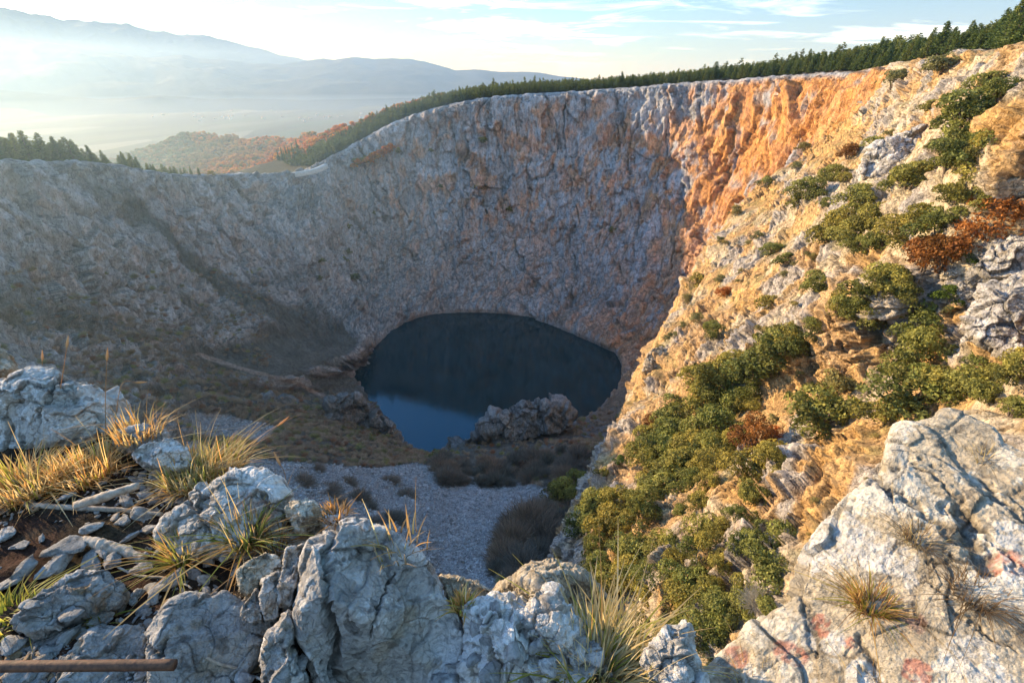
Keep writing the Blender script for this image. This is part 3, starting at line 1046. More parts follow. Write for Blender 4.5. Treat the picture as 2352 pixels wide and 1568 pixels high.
RED = (0.42, 0.09, 0.07)
WHT = (0.72, 0.71, 0.69)
rock('boulder', 'large white lichen-blotched boulder behind the grass tussocks at the left edge', [(-120,900),(-40,868),(0,862),(40,842),(75,838),(120,842),(145,862),(180,865),(215,885),(240,905),(262,950),(268,990),(230,1020),(150,1030),(40,1035),(-120,1040)], z=-1.45, tilt=.6, H=.34, T=.6, seed=1, lean=.25, style='white', nphi=420, nr=150, cracks=[([(135,850),(140,880),(128,910),(120,950)], .010)], power=2.4)
rock('boulder', 'weathered tan boulder half cut off by the left edge, farthest back on the ledge', [(-120,830),(-60,800),(0,795),(20,815),(38,850),(20,870),(-60,880),(-120,880)], z=-1.5, tilt=.6, H=.3, T=.8, seed=2, style='beige', nphi=200, nr=70)
rock('rock', 'grey rock between the two yellow grass tussocks, behind the white one', [(258,1005),(285,980),(330,975),(370,977),(388,1000),(360,1028),(300,1036)], z=-1.50, tilt=.55, H=.1, T=.3, seed=3, style='grey', nphi=220, nr=70)
rock('rock', 'smooth bright white rock among the yellow grass on the left ledge', [(295,1032),(335,1012),(390,1004),(415,1020),(432,1042),(442,1065),(405,1072),(355,1068),(315,1055)], z=-1.50, tilt=.5, H=.09, T=.25, seed=4, lean=.2, style='white', nphi=240, nr=80)
rock('boulder', 'white-topped rock with reddish stains behind the two orange-green grass tufts', [(330,1258),(332,1225),(355,1195),(400,1160),(425,1148),(448,1115),(488,1098),(530,1080),(562,1072),(600,1078),(628,1102),(642,1132),(648,1168),(640,1195),(668,1228),(710,1250),(640,1275),(560,1268),(470,1275),(390,1280)], center=(520,1190), z=-1.48, tilt=.5, H=.17, T=.4, seed=5, lean=.25, style='white', nphi=480, nr=170, paint=[(600,1190,40,(.5,.36,.31)),(560,1160,26,(.55,.42,.37))], cracks=[([(428,1150),(470,1190),(500,1240)], .008)], power=2.3)
rock('rock', 'jagged pinkish rock on the brink just right of the white-topped rock', [(655,1165),(685,1150),(722,1150),(738,1175),(748,1218),(720,1240),(672,1215)], z=-1.48, tilt=.55, H=.12, T=.4, seed=6, style='beige', nphi=220, nr=70)
rock('rock', 'small white rock wedged on the brink behind the big dark boulder', [(742,1188),(770,1182),(802,1190),(822,1208),(800,1240),(750,1240)], z=-1.50, tilt=.5, H=.1, T=.4, seed=7, style='white', nphi=200, nr=60)
rock('boulder', 'biggest grey boulder, split by a dark crack, in the middle of the ledge', [(705,1236),(740,1228),(784,1190),(834,1191),(884,1209),(929,1244),(984,1289),(1008,1325),(1036,1374),(1068,1424),(1074,1480),(1062,1530),(1030,1600),(990,1680),(760,1700),(745,1600),(712,1545),(678,1480),(672,1410),(682,1350),(690,1290)], center=(860,1420), z=-1.37, tilt=.48, H=.22, T=.6, seed=8, style='grey', nphi=620, nr=210, power=3.6, facets=11, flatness=1.5, amp=.42, rough=.8,
     cracks=[([(770,1205),(752,1260),(758,1330),(752,1400),(775,1480),(770,1560),(800,1650)], .012),([(905,1320),(870,1380),(850,1460)], .004)], paint=[(840,1225,46,WHT),(1010,1370,30,WHT),(1040,1430,24,WHT),(740,1275,30,WHT)])
rock('rock', 'tall narrow slab standing against the left side of the biggest boulder', [(658,1258),(704,1245),(692,1290),(682,1335),(667,1392),(643,1388),(638,1350),(652,1300)], z=-1.36, tilt=.5, H=.07, T=.3, seed=9, style='grey', nphi=220, nr=70, power=4)
rock('rock', 'second narrow slab of the split row, left of the tall one', [(604,1332),(640,1310),(652,1322),(646,1368),(636,1418),(608,1424),(600,1380)], z=-1.40, tilt=.5, H=.06, T=.3, seed=10, style='grey', nphi=200, nr=60, power=4)
rock('rock', 'shortest narrow slab at the left end of the split row', [(558,1390),(588,1352),(601,1362),(601,1422),(576,1430),(553,1404)], z=-1.42, tilt=.5, H=.05, T=.3, seed=11, style='dark', nphi=180, nr=50, power=4)
rock('rock', 'angular pale block resting above the row of narrow slabs', [(542,1312),(575,1286),(612,1264),(636,1280),(652,1306),(622,1340),(592,1352),(567,1368),(550,1347)], z=-1.42, tilt=.45, H=.09, T=.2, seed=12, style='beige', nphi=240, nr=80, power=4)
rock('boulder', 'broad flat grey slab that the rusty rod ends on', [(334,1452),(368,1400),(385,1370),(425,1350),(447,1358),(482,1364),(512,1345),(545,1368),(582,1398),(602,1430),(598,1475),(575,1530),(560,1580),(520,1680),(400,1700),(345,1600),(332,1500)], center=(460,1500), z=-1.50, tilt=.3, H=.09, T=.3, seed=13, style='dark', nphi=560, nr=190, facets=9, amp=.45, rough=.8, cracks=[([(335,1460),(345,1490),(372,1510),(380,1480)], .006)], power=3)
rock('boulder', 'low grey slab under the rusty rod, left of the broad one', [(140,1515),(180,1462),(225,1440),(280,1434),(322,1428),(338,1452),(334,1500),(345,1570),(340,1660),(140,1680)], z=-1.56, tilt=.2, H=.05, T=.3, seed=14, style='dark', nphi=420, nr=140, power=3)
rock('boulder', 'rounded dark grey rock with ochre patches on the left soil slope', [(22,1415),(68,1368),(120,1332),(182,1306),(225,1300),(262,1320),(280,1350),(268,1378),(228,1388),(188,1402),(130,1432),(66,1446)], z=-1.50, tilt=.25, H=.08, T=.25, seed=15, style='dark', nphi=400, nr=140, paint=[(195,1350,22,(.30,.20,.09)),(230,1375,20,(.33,.2,.1))], power=3)
rock('rock', 'pointed splinter of rock against the crack side of the biggest boulder', [(600,1500),(614,1452),(640,1430),(662,1392),(672,1412),(668,1480),(682,1530),(702,1565),(700,1650),(600,1660)], z=-1.40, tilt=.45, H=.09, T=.3, seed=16, style='grey', nphi=280, nr=90)
rock('rock', 'knobbly tan rock on the brink right of the biggest boulder', [(1012,1328),(1050,1326),(1100,1343),(1132,1360),(1124,1402),(1080,1412),(1036,1392)], z=-1.50, tilt=.5, H=.1, T=.5, seed=17, style='tan', nphi=240, nr=80)
rock('boulder', 'domed tan rock on the brink below the scree', [(1116,1362),(1150,1335),(1178,1322),(1198,1304),(1240,1296),(1282,1300),(1322,1320),(1352,1345),(1392,1388),(1404,1425),(1352,1450),(1250,1440),(1150,1420)], z=-1.50, tilt=.5, H=.2, T=.7, seed=18, lean=.2, style='tan', nphi=420, nr=150, power=2.4, rough=1.3)
rock('boulder', 'crumbling mass of grey and white rubble between biggest boulder and pale tussock', [(1062,1440),(1078,1398),(1132,1398),(1200,1404),(1258,1388),(1302,1418),(1332,1450),(1345,1510),(1320,1600),(1290,1700),(1050,1700),(1066,1520)], z=-1.44, tilt=.45, H=.15, T=.5, seed=19, lean=.1, style='white', nphi=520, nr=180, amp=1.9, rough=1.7, power=2.6)
rock('rock', 'white pointed rock between pale tussock and the huge painted slab', [(1455,1570),(1470,1518),(1500,1470),(1530,1443),(1560,1438),(1572,1480),(1590,1530),(1604,1580),(1600,1680),(1440,1680)], z=-1.40, tilt=.5, H=.14, T=.5, seed=20, lean=.25, style='white', nphi=300, nr=110)
rock('rock', 'small brown rock under the pale tussock', [(1320,1480),(1380,1450),(1450,1470),(1470,1520),(1450,1600),(1420,1700),(1300,1700),(1300,1560)], z=-1.52, tilt=.4, H=.08, T=.4, seed=21, style='tan', nphi=240, nr=80)
rock('boulder', 'huge pale slab with red and white paint marks filling the lower right corner', [(1585,1535),(1640,1492),(1680,1460),(1740,1402),(1800,1370),(1817,1335),(1826,1298),(1834,1248),(1860,1210),(1910,1165),(1950,1112),(2000,1080),(2030,1058),(2040,1000),(2058,955),(2100,948),(2150,930),(2165,912),(2190,910),(2250,925),(2290,945),(2312,978),(2360,1000),(2460,1040),(2700,1100),(3000,1500),(2900,1800),(2300,2000),(1750,1900),(1620,1720),(1572,1600)],
     center=(2150,1380), z=-1.42, tilt=.25, H=.15, T=1.2, seed=22, style='beige', nphi=1000, nr=300, facets=5, amp=.34, power=4, rough=.9, cdepth=1.2, lean=.22, sink=.95,
     cracks=[([(1995,1075),(2050,1120),(2100,1150),(2150,1200),(2215,1250)], .012),([(2195,1155),(2222,1200),(2240,1250),(2262,1285)], .030),([(1832,1355),(1850,1400),(1868,1450),(1870,1510)], .010),([(1975,1465),(2000,1510),(2025,1560),(2040,1640)], .012),([(2110,1070),(2190,1120),(2230,1180),(2350,1300)], .008),([(2255,1080),(2300,1130),(2360,1180)], .012),([(2250,1300),(2190,1270),(2140,1290)], .008),([(2130,1330),(2230,1430),(2330,1500)], .006)],
     paint=[(1690,1498,22,RED),(1812,1490,30,RED),(1880,1425,20,RED),(1945,1462,18,RED),(1890,1448,16,RED),(2315,1285,34,RED),(2105,1540,26,RED),(2100,1430,24,(.42,.25,.2)),
            (1910,1230,70,WHT),(1870,1255,45,WHT),(2050,1280,60,WHT),(2000,1240,50,WHT),(1915,1475,34,WHT),(2240,1515,60,WHT),(1720,1540,24,WHT),(1850,1460,20,WHT),(2330,1215,40,WHT),(2330,1305,30,WHT),(1985,1560,40,WHT)])

# ------------------------------------------------------------------ loose stones
def ico(sub=1):
    import bmesh
    bm = bmesh.new()
    bmesh.ops.create_icosphere(bm, subdivisions=sub, radius=1.0)
    v = np.array([x.co[:] for x in bm.verts]); f = np.array([[x.index for x in fc.verts] for fc in bm.faces])
    bm.free()
    return v, f
ICO1, ICO2, ICO3 = ico(1), ico(2), ico(3)

def stone_shape(base, seed, flat=.5, elong=1.4, cuts=7):
    rs = np.random.RandomState(seed)
    v = base[0].copy()
    for k in range(cuts):
        n = rs.normal(size=3); n /= np.linalg.norm(n)
        d = rs.uniform(.45, .8)
        s = v @ n
        v -= np.clip(s - d, 0, None)[:, None] * n
    v += rs.normal(size=v.shape) * .03
    v *= np.array([elong, 1.0, flat])
    return v

def rot_all(n, rs, tilt=.35):
    yaw = rs.uniform(0, 2 * np.pi, n); a = rs.normal(0, tilt, n); b = rs.normal(0, tilt, n)
    cz, sz = np.cos(yaw), np.sin(yaw); cx, sx = np.cos(a), np.sin(a); cyy, sy = np.cos(b), np.sin(b)
    Z = np.zeros(n); O = np.ones(n)
    Rz = np.stack([cz, -sz, Z, sz, cz, Z, Z, Z, O], -1).reshape(n, 3, 3)
    Rx = np.stack([O, Z, Z, Z, cx, -sx, Z, sx, cx], -1).reshape(n, 3, 3)
    Ry = np.stack([cyy, Z, sy, Z, O, Z, -sy, Z, cyy], -1).reshape(n, 3, 3)
    return np.einsum('nij,njk,nkl->nil', Rx, Ry, Rz)

def scatter_mesh(name, protos, pos, size, cols, mat, seed=0, tilt=.35, colvar=.25, smooth_=False, protocol=None):
    """one mesh made of many small copies (stuff)"""
    rs = np.random.RandomState(seed)
    n = len(pos)
    Rm = rot_all(n, rs, tilt)
    which = rs.randint(0, len(protos), n)
    Vs, Fs, Cs = [], [], []
    off = 0
    for k, pr in enumerate(protos):
        idx = np.where(which == k)[0]
        if len(idx) == 0: continue
        pv, pf = pr[0], pr[1]
        w = np.einsum('nij,vj->nvi', Rm[idx], pv) * size[idx][:, None, None] + pos[idx][:, None]
        Vs.append(w.reshape(-1, 3))
        Fs.append((pf[None] + (np.arange(len(idx)) * len(pv))[:, None, None] + off).reshape(-1, pf.shape[1]))
        cc = np.repeat(cols[idx] * (1 + rs.uniform(-colvar, colvar, (len(idx), 1))), len(pv), 0)
        if len(pr) > 2:
            cc = cc * np.tile(pr[2], (len(idx), 1))
        Cs.append(cc)
        off += len(idx) * len(pv)
    return mesh_from(name, np.concatenate(Vs), np.concatenate(Fs), protos[0][1].shape[1], mat, smooth_, np.clip(np.concatenate(Cs), 0.005, .9))

def in_ledge(x, y, margin=0.0):
    return np.hypot(x, y) < np.interp(np.arctan2(x, y), e_az, e_r) - margin

def foreground_stones():
    rs = np.random.RandomState(3)
    protos = [(stone_shape(ICO2, 40 + k, rs.uniform(.3, .7), rs.uniform(1.0, 1.9)), ICO2[1]) for k in range(12)]
    n = 15000
    px = rs.uniform(-150, 1600, n); py = rs.uniform(1080, 1680, n)
    pp = np.array([PZ(a, b, GZ) for a, b in zip(px, py)])
    clump = fbm(pp * 2.2, 3, off=77)
    keep = in_ledge(pp[:, 0], pp[:, 1], .12) & (clump + rs.uniform(-.4, .6, n) > 0)
    pp = pp[keep]
    size = 0.004 + 0.020 * rs.power(.35, len(pp)) ** 2 + 0.006 * rs.rand(len(pp))
    pp[:, 2] += 0.05 * fbm(pp * 1.6, 4, off=3.) + size * .2 - .30 * smooth(-.9, -.55, pp[:, 0])
    cols = np.tile(np.array([.34, .33, .325]), (len(pp), 1))
    wm = rs.rand(len(pp)) < .15
    cols[wm] = (.42, .30, .19)
    o = link('loose_gravel', scatter_mesh('loose_gravel', protos, pp, size, cols, M_ROCK, 5))
    tag(o, 'small grey stone chips strewn over the dark soil of the ledge', 'gravel', kind='stuff')
    # hand sized stones: things of their own
    protos_m = []
    for k in range(8):
        v = stone_shape(ICO3, 80 + k, [.40, .5, .35, .6][k % 4], [1.15, 1.35, 1.6, 1.2][k % 4], 14)
        v += v * (0.05 * fbm(v * 2.3 + k, 4) + .10 * facet(v * 1.3 + k, .8)[0])[:, None]
        c = np.tile(np.array([.36, .35, .34]), (len(v), 1)) * (1 + .3 * fbm(v * 2 + k, 3))[:, None]
        c = mixc(c, np.array([.62, .61, .6]), smooth(.15, .35, fbm(v * 2.2 + 9 + k, 3)) * (.8 if k % 3 == 0 else .2))
        protos_m.append(mesh_from('stone', v, ICO3[1], 3, M_ROCK, False, np.clip(c, .02, .8)))
    spots = [(212,1212,.055,0,'pale oval stone on the soil just above the bleached wood'),(282,1196,.04,3,'white angular stone beside the pale oval one'),(150,1140,.05,6,'ragged white stone lying under the left tussock'),(160,1250,.08,2,'wide flat blue-grey stone left of the bleached wood'),(135,1285,.06,5,None),(60,1300,.06,1,None),(240,1265,.05,1,None),(205,1290,.06,2,None),(110,1310,.05,3,None),(330,1300,.045,2,None),(260,1290,.05,7,None),(355,1350,.05,4,None),(315,1362,.03,0,None),(305,1378,.025,3,None),(350,1380,.035,2,None),(155,1410,.05,2,None),(150,1465,.05,1,None),(110,1495,.045,4,None),(30,1480,.05,3,None),(60,1545,.06,2,None),(20,1340,.07,2,None),(75,1390,.035,0,None),(330,1180,.05,6,None),(290,1150,.05,5,None),(230,1420,.05,0,None),(600,1440,.04,0,None),(580,1470,.04,1,None),(560,1560,.04,3,None),(640,1560,.045,5,None),(690,1530,.035,4,None),(1095,1440,.04,0,None),(1120,1480,.035,3,None),(1180,1500,.045,1,None),(1230,1480,.03,5,None),(1130,1540,.05,4,None),(1200,1560,.04,0,None),(1090,1510,.03,2,None),(1260,1530,.035,3,None),(1020,1560,.05,6,None),(520,1270,.04,5,None),(540,1315,.03,1,None),(480,1290,.035,0,None),(470,1330,.03,3,None),(395,1335,.05,2,None),(300,1230,.04,2,None),(340,1215,.04,5,None),(10,1225,.05,6,None),(50,1250,.04,2,None),(95,1235,.03,1,None),(840,1205,.03,3,'small loose stone perched on top of the biggest boulder'),(812,1268,.02,0,'tiny loose stone perched on the biggest boulder below the other one')]
    for i, (a, b, s, k, lab) in enumerate(spots):
        zz = rest(a, b) + .3 * s
        p = PZ(a, b, zz)
        o = link('stone', protos_m[k], loc=p)
        s *= .8
        o.scale = (s, s, s)
        o.rotation_euler = (rs.normal(0, .25), rs.normal(0, .25), rs.uniform(0, 6.28))
        if lab:
            tag(o, lab, 'stone', 'hand-sized stones on the ledge')
        elif a > 1050:
            tag(o, 'angular pale stone in the crumbling rubble right of the biggest boulder', 'stone', 'stones of the crumbling rubble')
        elif a < 400:
            tag(o, 'hand-sized grey stone lying on the dark soil left of the biggest boulder', 'stone', 'hand-sized stones on the ledge')
        else:
            tag(o, 'grey stone wedged among the slabs beside the biggest boulder', 'stone', 'stones wedged among the slabs')
foreground_stones()

# ------------------------------------------------------------------ wood and iron
def plain_mat(name, c1, c2, scale, rough=.85, bump=.003, stretch=(1, 1, 1), trans=0.0, metal=0.0):
    m, nt = new_mat(name)
    out = N(nt, 'ShaderNodeOutputMaterial')
    bs = N(nt, 'ShaderNodeBsdfPrincipled')
    bs.inputs['Roughness'].default_value = rough
    bs.inputs['Metallic'].default_value = metal
    tc = N(nt, 'ShaderNodeTexCoord')
    mp = N(nt, 'ShaderNodeMapping')
    mp.inputs['Scale'].default_value = stretch
    L(nt, tc.outputs['Object'], mp.inputs[0])
    n1 = noise_tex(nt, mp.outputs[0], scale, 7, 0.65)
    f = ramp(nt, n1, [(0.35, 0.0), (0.65, 1.0)])
    L(nt, mixrgb(nt, 'MIX', f, tuple(c1) + (1,), tuple(c2) + (1,)), bs.inputs['Base Color'])
    b = N(nt, 'ShaderNodeBump'); b.inputs['Distance'].default_value = bump
    L(nt, n1, b.inputs['Height']); L(nt, b.outputs[0], bs.inputs['Normal'])
    L(nt, bs.outputs[0], out.inputs[0])
    return m
M_WOOD = plain_mat('bleached_wood', (.20, .15, .11), (.45, .40, .34), 30, stretch=(1, 1, 1), bump=.004)
M_RUST = plain_mat('rusty_iron', (.05, .022, .012), (.16, .07, .035), 60, rough=.7, bump=.002)

def tube(path, radii, ns=10, wob=0.0, seed=0):
    path = catmull(np.array(path), max(8, len(path) * 10))
    m = len(path)
    radii = np.interp(np.linspace(0, 1, m), np.linspace(0, 1, len(radii)), radii)
    rs = np.random.RandomState(seed)
    path = path + np.cumsum(rs.normal(0, wob, path.shape), 0) * 0.3 * np.minimum(1, np.linspace(0, 1, m))[:, None]
    tan = np.gradient(path, axis=0); tan /= np.linalg.norm(tan, axis=1)[:, None] + 1e-9
    up = np.array([.13, .21, .97])
    a = np.cross(tan, up); a /= np.linalg.norm(a, axis=1)[:, None] + 1e-9
    b = np.cross(tan, a)
    ph = np.linspace(0, 2 * np.pi, ns, endpoint=False)
    ring = path[:, None] + radii[:, None, None] * (np.cos(ph)[None, :, None] * a[:, None] + np.sin(ph)[None, :, None] * b[:, None]) * (1 + (0.12 if wob else 0) * rs.normal(size=(m, ns, 1)) * .6)
    v = ring.reshape(-1, 3)
    f = []
    for i in range(m - 1):
        for j in range(ns):
            k = (j + 1) % ns
            f.append([i * ns + j, i * ns + k, (i + 1) * ns + k, (i + 1) * ns + j])
    v = np.concatenate([v, path[:1], path[-1:]])
    f = np.array(f)
    caps = []
    for j in range(ns):
        k = (j + 1) % ns
        caps.append([m * ns, k, j, j]); caps.append([m * ns + 1, (m - 1) * ns + j, (m - 1) * ns + k, (m - 1) * ns + k])
    tri = np.concatenate([f[:, [0, 1, 2]], f[:, [0, 2, 3]], np.array(caps)[:, :3]])
    return v, tri

def tube_obj(name, label, cat, px, radii, mat, wob=.0, seed=0, ns=10):
    p = [PZ(a, b, (rest(a, b) + radii[0] * 1.2) if z is None else z) for a, b, z in px]
    v, f = tube(p, radii, ns, wob, seed)
    o = link(name, mesh_from(name, v - p[0], f, 3, mat, True), loc=p[0])
    tag(o, label, cat)
    return o
tube_obj('rusty_rod', 'straight rusty iron rod reaching in from the left edge over the slabs', 'rod', [(-260,1532,-1.38),(-60,1530,-1.38),(180,1528,-1.39),(402,1526,-1.41)], [.0142,.0142], M_RUST, ns=20)
tube_obj('fallen_branch', 'long thin curved branch lying on the soil below the left tussocks', 'branch', [(10,1105,None),(30,1135,None),(60,1158,None),(160,1167,None),(260,1172,None),(368,1184,None)], [.007,.010,.012,.011,.009], M_WOOD, .003, 1)
tube_obj('fallen_branch', 'thick straight grey stick propped on the stones above the long branch', 'branch', [(175,1160,-1.54),(240,1140,-1.50),(320,1112,-1.48)], [.017,.020,.014], M_WOOD, .002, 2)
tube_obj('driftwood', 'short bleached piece of peeling wood on the dark soil', 'wood', [(192,1238,None),(235,1250,None),(285,1262,None),(332,1276,None)], [.014,.024,.022,.012], M_WOOD, .004, 3)
tube_obj('twig', 'thin pale twig lying on the slab at the bottom edge', 'twig', [(474,1508,None),(500,1522,None),(540,1535,None),(575,1552,None),(620,1580,None)], [.004,.005,.004,.003], M_WOOD, .003, 4, 6)
tube_obj('twig', 'long thin twig in the soil below the orange-green tufts', 'twig', [(262,1298,None),(320,1322,None),(390,1330,None),(440,1355,None)], [.004,.005,.004,.003], M_WOOD, .004, 5, 6)

# ------------------------------------------------------------------ leaf material
def leaf_mat(name, trans=.35, rough=.6, lo=(.60, .72, .72)):
    m, nt = new_mat(name)
    out = N(nt, 'ShaderNodeOutputMaterial')
    at = N(nt, 'ShaderNodeAttribute', attribute_name='col')
    oi = N(nt, 'ShaderNodeObjectInfo')
    r = ramp(nt, oi.outputs['Random'], [(0.0, lo), (0.5, (.95, 1.0, 1.0)), (1.0, (1.30, 1.12, .95))])
    c = mixrgb(nt, 'MULTIPLY', 1.0, at.outputs['Color'], r)
    bs = N(nt, 'ShaderNodeBsdfPrincipled')
    bs.inputs['Roughness'].default_value = rough
    bs.inputs['Specular IOR Level'].default_value = .25
    L(nt, c, bs.inputs['Base Color'])
    tr = N(nt, 'ShaderNodeBsdfTranslucent')
    L(nt, c, tr.inputs[0])
    mx = N(nt, 'ShaderNodeMixShader')
    mx.inputs[0].default_value = trans
    L(nt, bs.outputs[0], mx.inputs[1]); L(nt, tr.outputs[0], mx.inputs[2])
    L(nt, mx.outputs[0], out.inputs[0])
    return m
M_LEAF = leaf_mat('leaves')
M_NEEDLE = leaf_mat('needles', .2)
M_GRASS = leaf_mat('grass_blades', .6, .5, (.95, .95, .95))
M_BARK = plain_mat('bark', (.10, .07, .05), (.18, .14, .11), 6, bump=.02)

# ------------------------------------------------------------------ grass tufts
def blades(n, height, spread, lean, palette, rs, width=.0035, seg=6, base_r=.05, bend=1.0):
    ph = rs.uniform(0, 2 * np.pi, n)
    h = height * (0.45 + 0.55 * rs.rand(n) ** .7)
    out = np.abs(rs.normal(0, spread, n)) + .06
    b0 = np.stack([np.cos(ph), np.sin(ph)], -1) * (base_r * np.sqrt(rs.rand(n)))[:, None]
    dirp = ph + rs.normal(0, .6, n)
    d = np.stack([np.cos(dirp), np.sin(dirp)], -1) * out[:, None] + np.array(lean)[None]
    V = []; C = []
    pal = np.array(palette)
    cb = pal[rs.randint(0, len(pal), n)] * (1 + rs.uniform(-.2, .2, (n, 1)))
    side = np.stack([-d[:, 1], d[:, 0]], -1); side /= np.linalg.norm(side, axis=1)[:, None] + 1e-9
    side = side * np.cos(rs.uniform(-.9, .9, n))[:, None]
    curl = rs.uniform(.4, 2.1, n) * bend
    w = width * rs.uniform(.6, 1.3, n)
    for k in range(seg + 1):
        t = k / seg
        x = b0 + d * (h * (t ** 1.7) * curl)[:, None] + d * (h * t * .35)[:, None]
        z = h * (t - .33 * curl * np.linalg.norm(d, axis=1) * t ** 2.4)
        ww = w * (1 - t ** 1.6) + .0004
        V.append(np.concatenate([x - side * ww[:, None], z[:, None]], 1))
        V.append(np.concatenate([x + side * ww[:, None], z[:, None]], 1))
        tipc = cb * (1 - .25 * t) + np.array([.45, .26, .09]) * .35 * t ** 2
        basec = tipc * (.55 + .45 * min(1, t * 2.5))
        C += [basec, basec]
    V = np.stack(V, 1); C = np.stack(C, 1)
    m = 2 * (seg + 1)
    f = []
    for k in range(seg):
        f.append([2 * k, 2 * k + 1, 2 * k + 3, 2 * k + 2])
    f = (np.array(f)[None] + (np.arange(n) * m)[:, None, None]).reshape(-1, 4)
    return V.reshape(-1, 3), f, C.reshape(-1, 3)

GREEN = (.20, .28, .05); LIME = (.40, .42, .08); STRAW = (.70, .53, .24); ORNG = (.66, .37, .13); PALE = (.78, .66, .38); BROWN = (.26, .16, .08); DRY = (.34, .25, .15)
def tuft(name, label, px, py, h, n, pal, seed, z=GZ, spread=.45, lean=(0, 0), base_r=.06, width=.0035, cat='grass tuft', group='grass tufts on the ledge', stalks=0, bend=1.0):
    rs = np.random.RandomState(seed)
    p = PZ(px, py, rest(px, py) - .01)
    v, f, c = blades(n, h, spread, lean, pal, rs, width, base_r=base_r, bend=bend)
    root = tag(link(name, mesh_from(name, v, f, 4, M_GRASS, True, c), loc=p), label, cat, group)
    if stalks:
        v, f, c = blades(stalks, h * 2.1, spread * .35, (lean[0], lean[1]), [STRAW, PALE, ORNG], rs, width * .5, 8, base_r)
        hv = []
        me = mesh_from('stalks', v, f, 4, M_GRASS, True, c)
        link('stalk', me, root)
    return root
tuft('grass_tuft', 'large orange and green tussock in front of the white boulder, against the left edge', 60,1128,.16,480,[LIME,LIME,STRAW,ORNG,ORNG,STRAW,STRAW,ORNG,PALE,PALE],1,spread=.6,base_r=.13,stalks=6)
tuft('grass_tuft', 'straw-yellow tussock with green blades, second from the left edge', 200,1105,.155,420,[LIME,STRAW,STRAW,ORNG,PALE,ORNG,PALE],2,spread=.5,base_r=.11,stalks=5)
tuft('grass_tuft', 'dry straw tussock behind the second one, against the white boulder', 280,1065,.13,260,[STRAW,PALE,ORNG,DRY],3,spread=.5,base_r=.13,stalks=8)
tuft('grass_tuft', 'thin orange tuft on the brink just right of the white boulder', 320,1000,.12,120,[ORNG,STRAW,ORNG],4,spread=.45,base_r=.10,stalks=5,lean=(.1,0))
tuft('grass_tuft', 'tall pale yellow tussock leaning right beside the smooth white rock', 440,1110,.16,420,[LIME,STRAW,PALE,PALE,ORNG],5,spread=.5,lean=(.12,0),base_r=.10,stalks=10)
tuft('grass_tuft', 'golden tussock with long seed stalks on the brink behind the white-topped rock', 505,1078,.14,260,[STRAW,PALE,LIME,ORNG],6,spread=.5,lean=(.2,.05),base_r=.10,stalks=12)
tuft('grass_tuft', 'vivid green and orange tuft on bare red soil, lowest on the left', 425,1290,.145,190,[GREEN,LIME,LIME,ORNG,ORNG,STRAW],7,spread=.6,base_r=.04,stalks=5)
tuft('grass_tuft', 'orange-green tuft in front of the white-topped rock', 565,1245,.15,210,[GREEN,LIME,ORNG,STRAW,DRY],8,spread=.6,base_r=.06,stalks=6,z=-1.54)
tuft('grass_tuft', 'brown matted tuft beside the orange-green one, right of it', 628,1255,.10,160,[DRY,BROWN,ORNG],9,spread=.75,base_r=.06,z=-1.52)
tuft('grass_tuft', 'bare brown stalks rising behind the biggest boulder', 925,1262,.11,34,[STRAW,ORNG,DRY],10,spread=.4,base_r=.08,stalks=6,z=-1.6)
tuft('grass_tuft', 'short reddish tuft on the brink behind the small white rock', 772,1185,.06,90,[ORNG,DRY,BROWN],11,spread=.5,base_r=.05,z=-1.5)
tuft('grass_tuft', 'small tuft between the biggest boulder and the knobbly tan rock', 1062,1395,.05,90,[LIME,STRAW,ORNG],12,spread=.4,base_r=.03,stalks=8,z=-1.5)
tuft('grass_tuft', 'big pale bleached tussock with long blades at the bottom edge', 1385,1545,.17,480,[PALE,PALE,STRAW,STRAW,LIME],13,z=-1.52,spread=.55,lean=(.10,.02),base_r=.11,stalks=8,width=.004)
tuft('grass_tuft', 'bushy olive and yellow tuft growing on the huge painted slab', 2000,1400,.10,460,[GREEN,LIME,STRAW,DRY,DRY,BROWN],14,z=-1.25,spread=.65,base_r=.045,width=.002,cat='grass tuft')
tuft('grass_tuft', 'dry brown tuft in the long crack of the painted slab', 2108,1245,.075,200,[BROWN,DRY,STRAW,DRY],15,z=-1.25,spread=.75,base_r=.045,width=.0014)
tuft('grass_tuft', 'dead tangled brown tuft at the right edge of the painted slab', 2240,1375,.075,260,[BROWN,DRY,BROWN],16,z=-1.25,spread=.9,base_r=.06,width=.0014)
tuft('grass_tuft', 'sparse dry blades at the bottom edge left of the painted slab marks', 1740,1585,.09,90,[STRAW,DRY,ORNG],17,z=-1.22,spread=.6,base_r=.08,width=.0016)
tuft('grass_tuft', 'sparse reddish stalks at the bottom edge below the olive tuft', 2020,1600,.09,60,[DRY,STRAW,ORNG],18,z=-1.15,spread=.6,base_r=.09,width=.0016)
tuft('grass_tuft', 'thin brown stalks in the upper cracks of the painted slab', 2260,1060,.08,40,[DRY,STRAW],19,z=-1.25,spread=.7,base_r=.04,width=.0014)
tuft('grass_tuft', 'small green sprig in the soil above the broad flat slab', 243,1425,.06,70,[GREEN,DRY],20,spread=.6,base_r=.03)
tuft('herb_patch', 'low bright green herbs at the left edge near the ochre rock', 10,1420,.07,160,[GREEN,LIME],21,spread=1.1,base_r=.09,cat='herbs',group=None)
